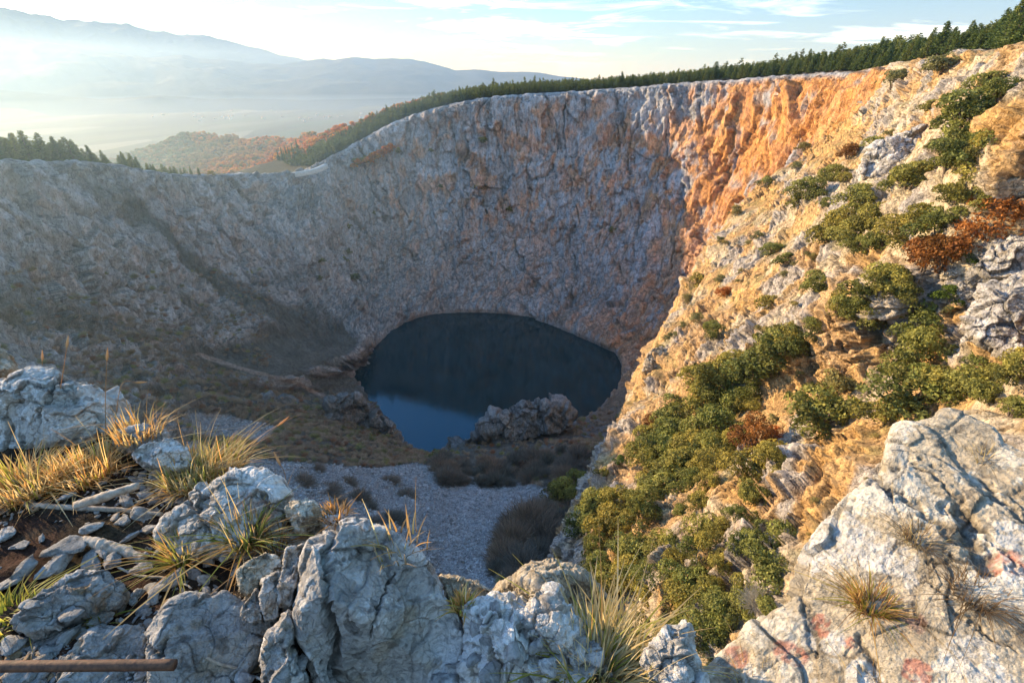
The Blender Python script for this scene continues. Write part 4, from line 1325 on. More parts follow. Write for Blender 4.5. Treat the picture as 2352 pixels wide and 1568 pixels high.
def seed_stalk(label, pts, seed):
    z0 = GZ
    base = PZ(pts[0][0], pts[0][1], z0)
    hd = math.hypot(base[0], base[1])
    path = [base] + [P(a, b, hd * k) for (a, b), k in zip(pts[1:], np.linspace(1.0, 1.03, len(pts) - 1))]
    v, f = tube([p - base for p in path], [.0022, .0016, .0012], 5)
    root = tag(link('seed_stalk', mesh_from('seed_stalk', v, f, 3, M_GRASS, True, np.tile(np.array([.42, .30, .17]), (len(v), 1))), loc=base), label, 'grass stalk')
    a, b = path[-1] - base, path[-2] - base
    d = (a - b) / np.linalg.norm(a - b)
    v, f = tube([a - d * .02, a, a + d * .02, a + d * .05], [.002, .006, .005, .001], 7)
    link('seed_head', mesh_from('seed_head', v, f, 3, M_GRASS, True, np.tile(np.array([.50, .38, .24]), (len(v), 1))), root)
seed_stalk('tall thin seed stalk in front of the white boulder, tallest on the ledge', [(128,1000),(138,900),(147,840),(154,792)], 1)
seed_stalk('upright seed stalk with a club head right of the white boulder', [(243,1010),(242,940),(243,880),(246,820)], 2)
seed_stalk('arching seed stalk bending right above the brink', [(262,1010),(268,940),(282,880),(318,878)], 3)
seed_stalk('short seed stalk rising behind the top of the white boulder', [(96,960),(97,890),(97,850),(97,822)], 4)
seed_stalk('long seed stalk reaching right over the scree from the golden tussock', [(548,1085),(575,1040),(600,1010),(645,972)], 5)
seed_stalk('thin stalk leaning over the scree in front of the dead shrubs', [(640,1150),(650,1120),(655,1090),(640,1060)], 6)
# ------------------------------------------------------------------ where plants stand
SLP = project(SL_G)
BWP = project(BOWL_G)
SLV, SLN = SL_G.reshape(-1, 3), SL_N.reshape(-1, 3)
BWV, BWN = BOWL_G.reshape(-1, 3), BOWL_N.reshape(-1, 3)

def hit(px, py, which='s', r=9):
    """ground point seen along a sight line on the slope (s) or the bowl (b)"""
    X, Y, D = SLP if which == 's' else BWP
    V_, N_ = (SLV, SLN) if which == 's' else (BWV, BWN)
    facing = (N_ * V_).sum(1) < 0
    for rr_ in (r, r * 2.5, r * 6):
        m = np.where((np.abs(X - px) < rr_) & (np.abs(Y - py) < rr_) & facing)[0]
        if len(m):
            d = D[m]
            m = m[d < d.min() * 1.04 + 1]
            k = m[np.argmin((X[m] - px) ** 2 + (Y[m] - py) ** 2)]
            return V_[k].copy(), D[k], N_[k].copy()
    return None

# ------------------------------------------------------------------ leafy bushes
def leaf_cloud(rs, n_leaf, lobes, leaf, dark, light, flat=.85, spike=0.0):
    ctr = []
    for k in range(lobes):
        a = rs.uniform(0, 2 * np.pi); e = rs.uniform(-.1, 1) ** 1
        r = rs.uniform(.35, .72)
        ctr.append((r * np.cos(a) * np.cos(e * 1.3), r * np.sin(a) * np.cos(e * 1.3), .12 + .62 * np.sin(max(e, 0) * 1.45), rs.uniform(.22, .40)))
    ctr.append((0, 0, .35, .45))
    ctr = np.array(ctr)
    w = ctr[:, 3] ** 2
    li = rs.choice(len(ctr), n_leaf, p=w / w.sum())
    d = rs.normal(size=(n_leaf, 3)); d /= np.linalg.norm(d, axis=1)[:, None]
    d[:, 2] = np.where(d[:, 2] < -.3, -d[:, 2], d[:, 2])
    rr_ = ctr[li, 3] * (0.62 + .42 * rs.rand(n_leaf) ** .6)
    p = ctr[li, :3] + d * rr_[:, None] * np.array([1, 1, flat])
    # drop leaves to open gaps
    gap = perlin(p * 4.2 + rs.uniform(0, 50)) + .20
    keep = gap > rs.uniform(-.25, .12, n_leaf)
    p, d, li = p[keep], d[keep], li[keep]
    n = len(p)
    nrm_ = d + rs.normal(0, .65, (n, 3)); nrm_ /= np.linalg.norm(nrm_, axis=1)[:, None]
    a = np.cross(nrm_, rs.normal(size=(n, 3))); a /= np.linalg.norm(a, axis=1)[:, None] + 1e-9
    b = np.cross(nrm_, a)
    s = leaf * rs.uniform(.6, 1.35, n)[:, None]
    q = np.stack([p - a * s, p - b * s * .55, p + a * s, p + b * s * .55], 1)
    inner = 0
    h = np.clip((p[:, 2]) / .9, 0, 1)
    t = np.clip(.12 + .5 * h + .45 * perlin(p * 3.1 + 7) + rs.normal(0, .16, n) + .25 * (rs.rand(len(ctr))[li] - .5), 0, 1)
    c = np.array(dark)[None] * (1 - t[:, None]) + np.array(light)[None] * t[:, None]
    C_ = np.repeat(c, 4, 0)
    f = np.arange(n * 4).reshape(n, 4)
    return q.reshape(-1, 3), f, C_

def stems(rs, n=7, r=.035, h=.6):
    V_, F_ = [], []
    off = 0
    for k in range(n):
        a = rs.uniform(0, 2 * np.pi); o = rs.uniform(.15, .5)
        v, f = tube([(0.05 * np.cos(a), .05 * np.sin(a), -.15), (o * .4 * np.cos(a), o * .4 * np.sin(a), h * .4), (o * np.cos(a), o * np.sin(a), h * rs.uniform(.7, 1))], [r, r * .7, r * .25], 5, .0)
        V_.append(v); F_.append(f + off); off += len(v)
    return np.concatenate(V_), np.concatenate(F_)

def bush_protos(n, leafn, dark, light, leaf, seed, mat=None):
    out = []
    for k in range(n):
        rs = np.random.RandomState(seed + k)
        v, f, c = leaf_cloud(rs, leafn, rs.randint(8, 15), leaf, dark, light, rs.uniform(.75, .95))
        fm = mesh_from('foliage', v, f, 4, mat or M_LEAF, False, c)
        v, f = stems(rs)
        sm = mesh_from('stem', v, f, 3, M_BARK, True)
        out.append((fm, sm))
    return out
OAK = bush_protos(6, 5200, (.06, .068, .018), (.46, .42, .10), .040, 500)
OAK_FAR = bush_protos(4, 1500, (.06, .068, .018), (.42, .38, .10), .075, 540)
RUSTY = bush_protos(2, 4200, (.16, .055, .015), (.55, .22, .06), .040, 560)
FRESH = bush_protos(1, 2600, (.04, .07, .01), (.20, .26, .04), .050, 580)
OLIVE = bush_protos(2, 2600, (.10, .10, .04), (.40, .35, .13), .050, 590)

DULL = bush_protos(1, 1500, (.05, .03, .02), (.17, .085, .05), .055, 595)

def twig_cloud(rs, n, col1, col2, w=.012):
    """bare shrub: many thin twigs fanning up from a base"""
    V_, C_ = [], []
    tip = rs.normal(size=(n, 3)); tip /= np.linalg.norm(tip, axis=1)[:, None]
    tip[:, 2] = np.abs(tip[:, 2]) * .9 + .15
    tip *= (.55 + .45 * rs.rand(n))[:, None]
    st = tip * rs.uniform(.15, .75, n)[:, None] * np.array([.8, .8, .7])
    st += rs.normal(0, .06, (n, 3)); st[:, 2] = np.abs(st[:, 2])
    d = tip - st
    s = np.cross(d, rs.normal(size=(n, 3))); s /= np.linalg.norm(s, axis=1)[:, None] + 1e-9
    mid = (st + tip) / 2 + rs.normal(0, .05, (n, 3))
    q = np.stack([st - s * w, st + s * w, mid + s * w * .7, tip, mid - s * w * .7], 1)
    v = q.reshape(-1, 3)
    b = np.arange(n) * 5
    f = np.concatenate([np.stack([b, b + 1, b + 2, b + 4], 1), np.stack([b + 4, b + 2, b + 3, b + 3], 1)])
    tri = np.concatenate([f[:, [0, 1, 2]], f[:n][:, [0, 2, 3]], f[n:][:, [0, 1, 2]]])
    t = rs.rand(n)[:, None]
    c = np.array(col1) * (1 - t) + np.array(col2) * t
    return v, tri, np.repeat(c, 5, 0)
BARE = []
for k in range(3):
    rs = np.random.RandomState(700 + k)
    BARE.append(twig_cloud(rs, 1500, (.14, .12, .105), (.32, .28, .24), .011))
BARE_M = [mesh_from('bare_twigs', v, f, 3, M_LEAF, False, c) for v, f, c in BARE]
GREYTWIG = mesh_from('bare_twigs', *(lambda t: (t[0], t[1], 3))(twig_cloud(np.random.RandomState(720), 500, (.3, .27, .23), (.45, .41, .36), .010)), M_LEAF, False, np.tile(np.array([.40, .36, .31]), (2500, 1)))

RP = np.random.RandomState(42)
def plant(kind, px, py, w, label, group=None, which='s', sq=1.0, cat='bush', lift=-.05, name=None):
    h = hit(px, py + w * 0.22, which)
    if h is None:
        return
    p, dep, n = h
    s = w * dep / F * 0.84
    far = w < 40
    protos = {'oak': OAK_FAR if far else OAK, 'rust': RUSTY, 'fresh': FRESH, 'olive': OLIVE, 'dull': DULL}.get(kind)
    rz = RP.uniform(0, 6.28)
    sc = (s * RP.uniform(.9, 1.15), s * RP.uniform(.9, 1.15), s * RP.uniform(.85, 1.1) * sq)
    p = p - n * s * .10
    if kind in ('bare', 'grey'):
        me = GREYTWIG if kind == 'grey' else BARE_M[RP.randint(3)]
        o = link(name or 'bare_shrub', me, loc=p)
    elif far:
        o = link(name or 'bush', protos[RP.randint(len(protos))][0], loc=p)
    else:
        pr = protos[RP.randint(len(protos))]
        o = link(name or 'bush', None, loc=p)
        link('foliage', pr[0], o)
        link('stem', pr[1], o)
    o.rotation_euler = (RP.normal(0, .12), RP.normal(0, .12), rz)
    o.scale = sc
    tag(o, label, cat, group)
    return o

up_l, up_g = 'dark green evergreen bush in the dense belt that climbs the upper slope to the right', 'evergreen bushes of the upper belt'
for a, b, w in [(2198,265,110),(2233,205,70),(2193,320,85),(2208,362,90),(2168,385,80),(2240,345,55),(2083,415,100),(2100,400,60),(2218,435,90),(2245,455,60),(2195,460,55),(2003,505,85),(1948,545,75),(1963,570,60),(2058,535,90),(2098,520,80),(2143,530,80),(2183,510,60),(1978,465,85),(2025,560,60),(2120,490,50)]:
    plant('oak', a, b, w, up_l, up_g)
plant('oak', 2288, 213, 62, 'dark spreading bush highest on the slope at the right, under the rim crags')
plant('olive', 2158, 160, 62, 'olive bush standing against the rim just below the pines')
plant('olive', 2040, 185, 48, 'olive bush high on the slope right of the orange cliff top')
plant('olive', 2003, 205, 38, 'smaller olive bush left of the one right of the orange cliff top')
plant('oak', 2128, 250, 34, 'small dark bush in the rocks below the olive bush at the rim')
plant('oak', 1983, 345, 72, 'round dark bush above the layered grey outcrop, beside a rusty patch')
plant('rust', 1945, 358, 40, 'rusty brown bush touching the round dark bush above the grey outcrop')
plant('olive', 1843, 345, 30, 'small olive bush at the foot of the glowing orange cliff')
plant('oak', 1758, 420, 30, 'small dark bush on the brow of the ridge under the orange cliff')
for a, b, w in [(1848,440,62),(1828,465,38),(1908,400,45),(1938,415,40),(1890,412,30)]:
    plant('oak', a, b, w, 'dark bush on the shoulder of the ridge below the orange cliff', 'bushes on the ridge shoulder')
plant('oak', 1893, 535, 85, 'darkest round bush, alone on pale rock in the middle of the upper slope')
plant('oak', 1893, 465, 28, 'small bush between the ridge shoulder and the darkest round bush')
plant('rust', 2268, 520, 130, 'largest rusty orange tree in autumn leaf near the right edge', cat='tree')
plant('rust', 2218, 560, 95, 'rusty orange tree below the largest one, above a fresh green bush', cat='tree')
plant('rust', 2158, 592, 95, 'rusty brown tree in the middle of the autumn row', cat='tree')
plant('rust', 2108, 618, 110, 'rusty brown tree at the lower left end of the autumn row', cat='tree')
plant('fresh', 2222, 592, 46, 'fresh green bush at the foot of the autumn trees')
for a, b, w in [(1768,575,42),(1790,590,36),(1688,485,30),(1593,645,36),(1573,685,24),(1653,640,22),(1763,700,36),(1812,540,22),(1628,755,40),(1603,725,30),(1748,760,26),(1504,789,20),(1545,770,18),(1700,620,18),(1830,610,20),(1860,590,22),(1565,740,18),(1820,700,18),(1720,560,18),(1660,560,16)]:
    plant('olive' if w < 34 else 'oak', a, b, w, 'small scrubby bush scattered on the pale outer half of the lit slope', 'small scattered bushes')
plant('oak', 1873, 660, 66, 'dark upright bush standing alone in the middle of the lit slope')
plant('rust', 1653, 678, 34, 'small rusty shrub near the ridge edge above the lake')
md_l, md_g = 'green bush in the diagonal belt across the middle of the lit slope', 'evergreen bushes of the middle belt'
for a, b, w in [(2013,660,90),(2040,645,70),(2063,672,60),(1918,715,80),(1950,708,70),(1993,730,75),(1985,695,60),(1868,755,60),(1813,770,60),(1738,824,100),(1788,812,90),(1820,792,55),(1845,780,50),(1770,790,60)]:
    plant('oak', a, b, w, md_l, md_g)
plant('fresh', 2178, 682, 50, 'yellow-green bush below the boulders at the right')
plant('oak', 2108, 756, 112, 'broad green bush on the slope above the painted slab, with ochre rock right of it')
plant('oak', 2098, 812, 105, 'broad green bush directly below the one left of the ochre rock')
rt_l, rt_g = 'green bush in the row just behind the top of the painted slab', 'bushes behind the painted slab'
for a, b, w in [(2073,899,140),(2118,884,110),(2033,944,90),(2213,894,120),(2168,884,80),(2318,824,90),(2340,850,80),(2293,864,60),(2323,944,80),(2270,900,70),(2250,840,60)]:
    plant('oak', a, b, w, rt_l, rt_g)
plant('oak', 1878, 955, 128, 'big rounded green bush standing on the bright ochre cliff')
plant('olive', 1895, 898, 84, 'yellowish bush growing right behind the bush on the ochre cliff')
tk_l, tk_g = 'evergreen oak crown in the dense thicket left of the ochre cliff', 'evergreen oaks of the dense thicket'
for a, b, w in [(1643,854,95),(1598,884,85),(1653,884,85),(1678,869,60),(1608,934,90),(1663,929,85),(1708,854,45),(1733,894,55),(1593,984,90),(1643,984,95),(1690,985,70),(1583,1029,75),(1628,1022,85),(1668,1014,60),(1549,949,80),(1549,999,90),(1529,974,65),(1494,1004,70),(1464,1039,60),(1494,1064,80),(1534,1084,90),(1519,1024,80),(1560,1060,80),(1600,1070,80),(1645,1060,75),(1384,1084,30),(1359,1169,60),(1384,1144,75),(1419,1154,75),(1344,1199,80),(1389,1189,90),(1432,1199,60),(1484,1144,70),(1504,1120,80),(1474,1178,60),(1580,1110,60),(1620,1105,50),(1700,930,60),(1720,930,50)]:
    plant('oak', a, b, w, tk_l, tk_g, cat='tree', name='evergreen_oak')
plant('rust', 1738, 985, 75, 'orange autumn shrub at the right edge of the evergreen thicket')
plant('rust', 1770, 1000, 45, 'smaller orange shrub touching the ochre cliff')
plant('rust', 1504, 969, 40, 'orange shrub at the upper left of the evergreen thicket')
plant('oak', 1723, 1064, 112, 'dark rounded bush below the orange autumn shrub')
plant('oak', 1758, 1044, 55, 'small bush squeezed between the dark rounded bush and the ochre cliff')
plant('fresh', 1429, 1049, 26, 'small vivid green shrub on the left edge of the slope')
lw_l, lw_g = 'green bush on the brown lower slope between thicket and painted slab', 'bushes on the brown lower slope'
for a, b, w in [(1743,1134,60),(1608,1149,50),(1593,1209,90),(1623,1244,60),(1723,1204,60),(1768,1234,92),(1708,1259,72),(1598,1324,80),(1618,1359,70),(1753,1329,90),(1559,1174,40),(1469,1274,90),(1379,1299,80),(1449,1324,100),(1486,1320,70),(1474,1362,80),(1340,1330,60),(1560,1290,50),(1650,1300,60),(1700,1340,60),(1520,1250,70),(1560,1370,80),(1530,1330,70),(1650,1400,80),(1580,1260,50),(1420,1260,70),(1410,1340,80),(1360,1250,60),(1650,1200,50),(1680,1180,45),(1700,1400,70),(1760,1400,60)]:
    plant('oak', a, b, w, lw_l, lw_g)
for a, b, w in [(1600,1462,100),(1650,1440,80),(1560,1430,70)]:
    plant('oak', a, b, w, 'shaded bush in the dark gully at the left foot of the painted slab', 'bushes in the dark gully')
plant('grey', 1738, 1369, 70, 'leafless pale grey shrub at the edge of the painted slab')
for k in range(90):
    a, b = RP.uniform(1500, 2330), RP.uniform(180, 1350)
    h = hit(a, b)
    if h is None or h[2][2] < .35: continue
    plant('olive', a, b, RP.uniform(9, 24), 'tiny olive shrub dotted between the rocks of the lit slope', 'tiny shrubs on the lit slope')

# crater floor and walls
plant('oak', 1299, 1124, 75, 'dark shaded evergreen tree at the right end of the scree', which='b', cat='tree', name='evergreen_oak')
plant('oak', 1325, 1100, 50, 'smaller shaded evergreen right behind the one at the end of the scree', which='b', cat='tree', name='evergreen_oak')
plant('oak', 999, 1044, 26, 'small dark green bush at the near shore of the lake', which='b')
plant('oak', 760, 930, 30, 'dark bush at the end of the pinkish track', which='b')
for a, b, w in [(1098,436,24),(1170,482,12),(1405,528,16),(1108,326,18),(990,345,10),(912,350,16),(800,580,16),(790,600,18),(815,640,20),(800,520,12),(860,490,10),(1012,430,10),(730,640,16),(740,600,14)]:
    plant('oak', a, b, w, 'small dark bush clinging to the shaded far wall', 'bushes clinging to the far wall', which='b')
sh_l, sh_g = 'leafless brown shrub in the thicket at the right foot of the scree', 'bare shrubs at the foot of the scree'
for a, b, w in [(1214,1190,110),(1180,1230,80),(1250,1220,90),(1160,1270,80),(1200,1290,90),(1250,1270,80),(1290,1240,70),(1290,1190,60),(1170,1200,60),(1240,1160,60),(1280,1310,80),(1230,1330,80),(1180,1330,60),(1310,1280,60),(1150,1300,50),(1320,1160,50)]:
    plant('bare', a, b, w, sh_l, sh_g, which='b', cat='shrub')
sh_l, sh_g = 'leafless shrub in the brown belt between the scree and the lake', 'bare shrubs between scree and lake'
for k in range(64):
    t = RP.rand()
    a = 1010 + 360 * t + RP.normal(0, 8); b = 1072 + RP.uniform(-32, 26) + 14 * math.sin(t * 5)
    plant('bare' , a, b, RP.uniform(22, 52), sh_l, sh_g, which='b', cat='shrub')
for a, b, w in [(1199,1074,34),(1144,1079,26),(1225,1050,24)]:
    plant('dull', a, b, w, 'dull reddish shrub in the brown belt behind the scree', 'reddish shrubs behind the scree', which='b', cat='shrub')
sh_l, sh_g = 'dark leafless shrub growing alone in the pale scree', 'lone bare shrubs in the scree'
for a, b, w in [(934,1129,38),(894,1094,44),(829,1134,52),(904,1179,60),(800,1100,40),(760,1118,50),(850,1160,34),(700,1100,50),(730,1068,34),(860,1190,46),(780,1150,36)]:
    o = plant('bare', a, b, w, sh_l, sh_g, which='b', cat='shrub', sq=.5)

def undergrowth():
    rs = np.random.RandomState(9)
    protos = [(BARE[k][0][:2000], BARE[k][1][(BARE[k][1] < 2000).all(1)], BARE[k][2][:2000] / .1) for k in range(3)]
    pos, size, cols = [], [], []
    X, Y, D = BWP
    poly_zones = [((190, 1000, 765, 1085), 4200), ((1000, 1420, 1010, 1130), 900), ((1120, 1340, 1120, 1380), 900), ((0, 620, 620, 860), 500), ((1320, 1500, 930, 1075), 240)]
    colf = np.repeat(BOWL_COLF, BOWL_G.shape[1])
    for (x0, x1, y0, y1), n in poly_zones:
        # sloping upper limit follows the pinkish track on the left
        m = np.where((X > x0) & (X < x1) & (Y > y0) & (Y < y1) & (BWV[:, 2] > LAKE_Z + 1.5) & (BWN[:, 2] > .50))[0]
        if x0 == 190:
            m = m[Y[m] > 790 + (X[m] - 400) * .30]
    
        m = m[~(in_poly(X[m], Y[m], SCREE_POLY) | in_poly(X[m], Y[m], SCREE_POLY2))]
        m = m[seg_dist(X[m], Y[m], [(452,812),(520,836),(600,858),(680,880),(742,908)]) > 16]
        if len(m) == 0: continue
        k = rs.choice(m, n)
        pos.append(BWV[k]); 
        size.append(rs.uniform(1.3, 3.4, n))
        t = rs.rand(n)
        c = np.where((t < .72)[:, None], np.array([.19, .175, .155]), np.where((t < .9)[:, None], np.array([.14, .16, .08]), np.array([.16, .10, .07])))
        cols.append(c)
    pos, size, cols = np.concatenate(pos), np.concatenate(size), np.concatenate(cols)
    o = link('undergrowth', scatter_mesh('undergrowth', protos, pos, size, cols, M_LEAF, 3, .15))
    tag(o, 'dense leafless brown and olive brush covering the shaded crater benches', 'brush', kind='stuff')
undergrowth()

def scree():
    rs = np.random.RandomState(19)
    protos = [(stone_shape(ICO1, 140 + k, rs.uniform(.5, .8), rs.uniform(1.0, 1.5), 5), ICO1[1]) for k in range(6)]
    X, Y, D = BWP
    m = np.where((X > 430) & (X < 1290) & (Y > 940) & (Y < 1480) & (BWN[:, 2] > .45) & (BWV[:, 2] > LAKE_Z + 3))[0]
    # brush takes the edges
    m = m[in_poly(X[m], Y[m], SCREE_POLY) | in_poly(X[m], Y[m], SCREE_POLY2)]
    w = 1.0 / np.maximum(D[m], 60) ** 0
    k = rs.choice(m, 26000)
    p = BWV[k] + rs.normal(0, .5, (26000, 3)) * np.array([1, 1, 0])
    s = .16 + .42 * rs.rand(26000) ** 5 + .10 * rs.rand(26000)
    s *= 1 + .9 * smooth(0, .5, fbm(p / 12, 3))
    cols = np.tile(np.array([.49, .50, .52]), (26000, 1))
    o = link('scree', scatter_mesh('scree', protos, p, s, cols, M_SLOPE, 4, .5, .25))
    tag(o, 'pale grey rubble of broken limestone covering the crater floor', 'scree', kind='stuff')
scree()

# crags in the crater
rock('rock_outcrop', 'grey crag rising in front of the lake on its near shore', [(1040,1052),(1062,1015),(1090,995),(1130,962),(1172,940),(1212,925),(1260,930),(1288,927),(1312,950),(1311,985),(1290,1015),(1250,1036),(1180,1046),(1110,1058)], hd=292, tilt=.8, H=9, T=30, seed=31, style='wall', nphi=360, nr=120, amp=2.6, rough=1.6, power=2.0, facets=10, mat=M_CLIFF, cat='crag')
rock('rock_outcrop', 'dark crag at the left shore of the lake below the track end', [(760,935),(785,905),(820,915),(845,925),(862,955),(892,972),(908,1000),(900,1028),(850,1035),(790,1010)], hd=314, tilt=.8, H=4, T=25, seed=32, style='wall', nphi=260, nr=90, amp=2.6, rough=1.6, power=2.0, mat=M_CLIFF, cat='crag')

# boulders and ledges on the lit slope
def slope_rock(label, outline, seed, style='beige', Hs=.28, **kw):
    c = np.mean(np.array(outline, float), 0)
    h = hit(c[0], c[1])
    hd = math.hypot(h[0][0], h[0][1])
    size = (max(p[0] for p in outline) - min(p[0] for p in outline)) * h[1] / F
    return rock('boulder' if size < 12 else 'rock_outcrop', label, outline, hd=hd, tilt=.55, H=size * Hs, T=size * .5, seed=seed, style=style, nphi=220, nr=70, amp=1.8, rough=.9, mat=M_SLOPE, **kw)
slope_rock('big smooth grey boulder jutting in at the right edge beside the autumn trees', [(2232,622),(2250,585),(2290,545),(2330,518),(2380,500),(2440,520),(2440,620),(2380,640),(2330,650),(2270,648)], 41, 'grey')
slope_rock('cracked grey crag at the right edge above the painted slab', [(2215,760),(2240,720),(2270,680),(2310,640),(2400,630),(2480,700),(2460,800),(2380,830),(2300,810),(2250,790)], 42, 'grey')
slope_rock('square brownish boulder left of the cracked grey crag', [(2195,665),(2205,645),(2232,640),(2255,655),(2250,675),(2222,688),(2200,682)], 43, 'dark')
slope_rock('small pale boulder above the square brownish one', [(2165,632),(2175,612),(2195,605),(2208,618),(2200,634),(2180,640)], 44, 'beige')
slope_rock('blocky grey layered outcrop in the middle of the upper slope', [(1978,410),(1985,380),(2005,345),(2040,335),(2080,315),(2125,300),(2150,330),(2145,360),(2110,380),(2060,400),(2020,418)], 45, 'grey', .18)
slope_rock('upright pale rock standing at the ridge edge above the lake shore', [(1480,850),(1485,820),(1500,800),(1520,795),(1528,820),(1510,850),(1492,865)], 46, 'tan')

# ------------------------------------------------------------------ pines
def pine_mesh(rs, n_card, dark, light, width=.24, trunkless=.12):
    """conical crown, height 1; needle sprays along drooping branches"""
    V_, C_ = [], []
    nb = int(n_card / 14)
    for k in range(nb):
        z = trunkless + (1 - trunkless) * (k + rs.rand()) / nb
        a = k * 2.4 + rs.normal(0, .4)
        ln = width * ((1 - z) ** .75) * rs.uniform(.55, 1.2) + .018
        m = max(3, int(14 * (ln / width) + 3))
        t = rs.rand(m) ** .6
        x = ln * t
        px_ = x * np.cos(a) + rs.normal(0, .012, m); py_ = x * np.sin(a) + rs.normal(0, .012, m)
        pz_ = z + x * .28 - .25 * x * t + rs.normal(0, .010, m)
        s = .030 * rs.uniform(.6, 1.3, m) * (1.1 - .45 * z)
        d = np.stack([np.cos(a) + rs.normal(0, .6, m), np.sin(a) + rs.normal(0, .6, m), .55 + rs.normal(0, .4, m)], -1)
        d /= np.linalg.norm(d, axis=1)[:, None]
        sd = np.cross(d, rs.normal(size=(m, 3))); sd /= np.linalg.norm(sd, axis=1)[:, None]
        c0 = np.stack([px_, py_, pz_], -1)
        V_.append(np.stack([c0 - d * s[:, None], c0 - sd * s[:, None] * .45, c0 + d * s[:, None] * 1.2, c0 + sd * s[:, None] * .45], 1).reshape(-1, 3))
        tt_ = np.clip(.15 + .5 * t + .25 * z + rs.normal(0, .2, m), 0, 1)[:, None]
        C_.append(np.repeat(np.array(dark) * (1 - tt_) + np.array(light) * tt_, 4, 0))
    v = np.concatenate(V_); c = np.concatenate(C_)
    return v, np.arange(len(v)).reshape(-1, 4), c
PINE = []
for k in range(5):
    rs = np.random.RandomState(800 + k)
    v, f, c = pine_mesh(rs, 2600, (.025, .045, .014), (.17, .21, .05), [.21, .26, .17, .30, .23][k])
    v[:, 0] += v[:, 2] ** 2 * rs.uniform(-.03, .05)
    tv, tf = tube([(0, 0, -.06), (0, 0, .45), (0, 0, .93)], [.020, .013, .003], 6)
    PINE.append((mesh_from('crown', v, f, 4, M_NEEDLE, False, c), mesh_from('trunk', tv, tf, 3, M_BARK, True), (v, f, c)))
SMALLP = []
for k in range(3):
    rs = np.random.RandomState(830 + k)
    v, f, c = pine_mesh(rs, 420, (.025, .045, .014), (.17, .21, .05), [.22, .27, .19][k])
    cen = v.reshape(-1, 4, 3).mean(1, keepdims=True)
    v = (cen + (v.reshape(-1, 4, 3) - cen) * 2.0).reshape(-1, 3)
    SMALLP.append((v, f, c / .1))

def pick_grid(G, T_, ucond, tmin, tmax, n, rs):
    U, Vv = np.where((T_ < -tmin) & (T_ > -tmax) & ucond[:, None])
    # area weight so rows are evenly filled
    du = np.linalg.norm(np.roll(G, -1, 0) - G, axis=2); dv = np.linalg.norm(np.roll(G, -1, 1) - G, axis=2)
    w = (du * dv)[U, Vv]
    k = rs.choice(len(U), min(n, len(U)), p=w / w.sum(), replace=False)
    return G[U[k], Vv[k]], U[k], -T_[U[k], Vv[k]]

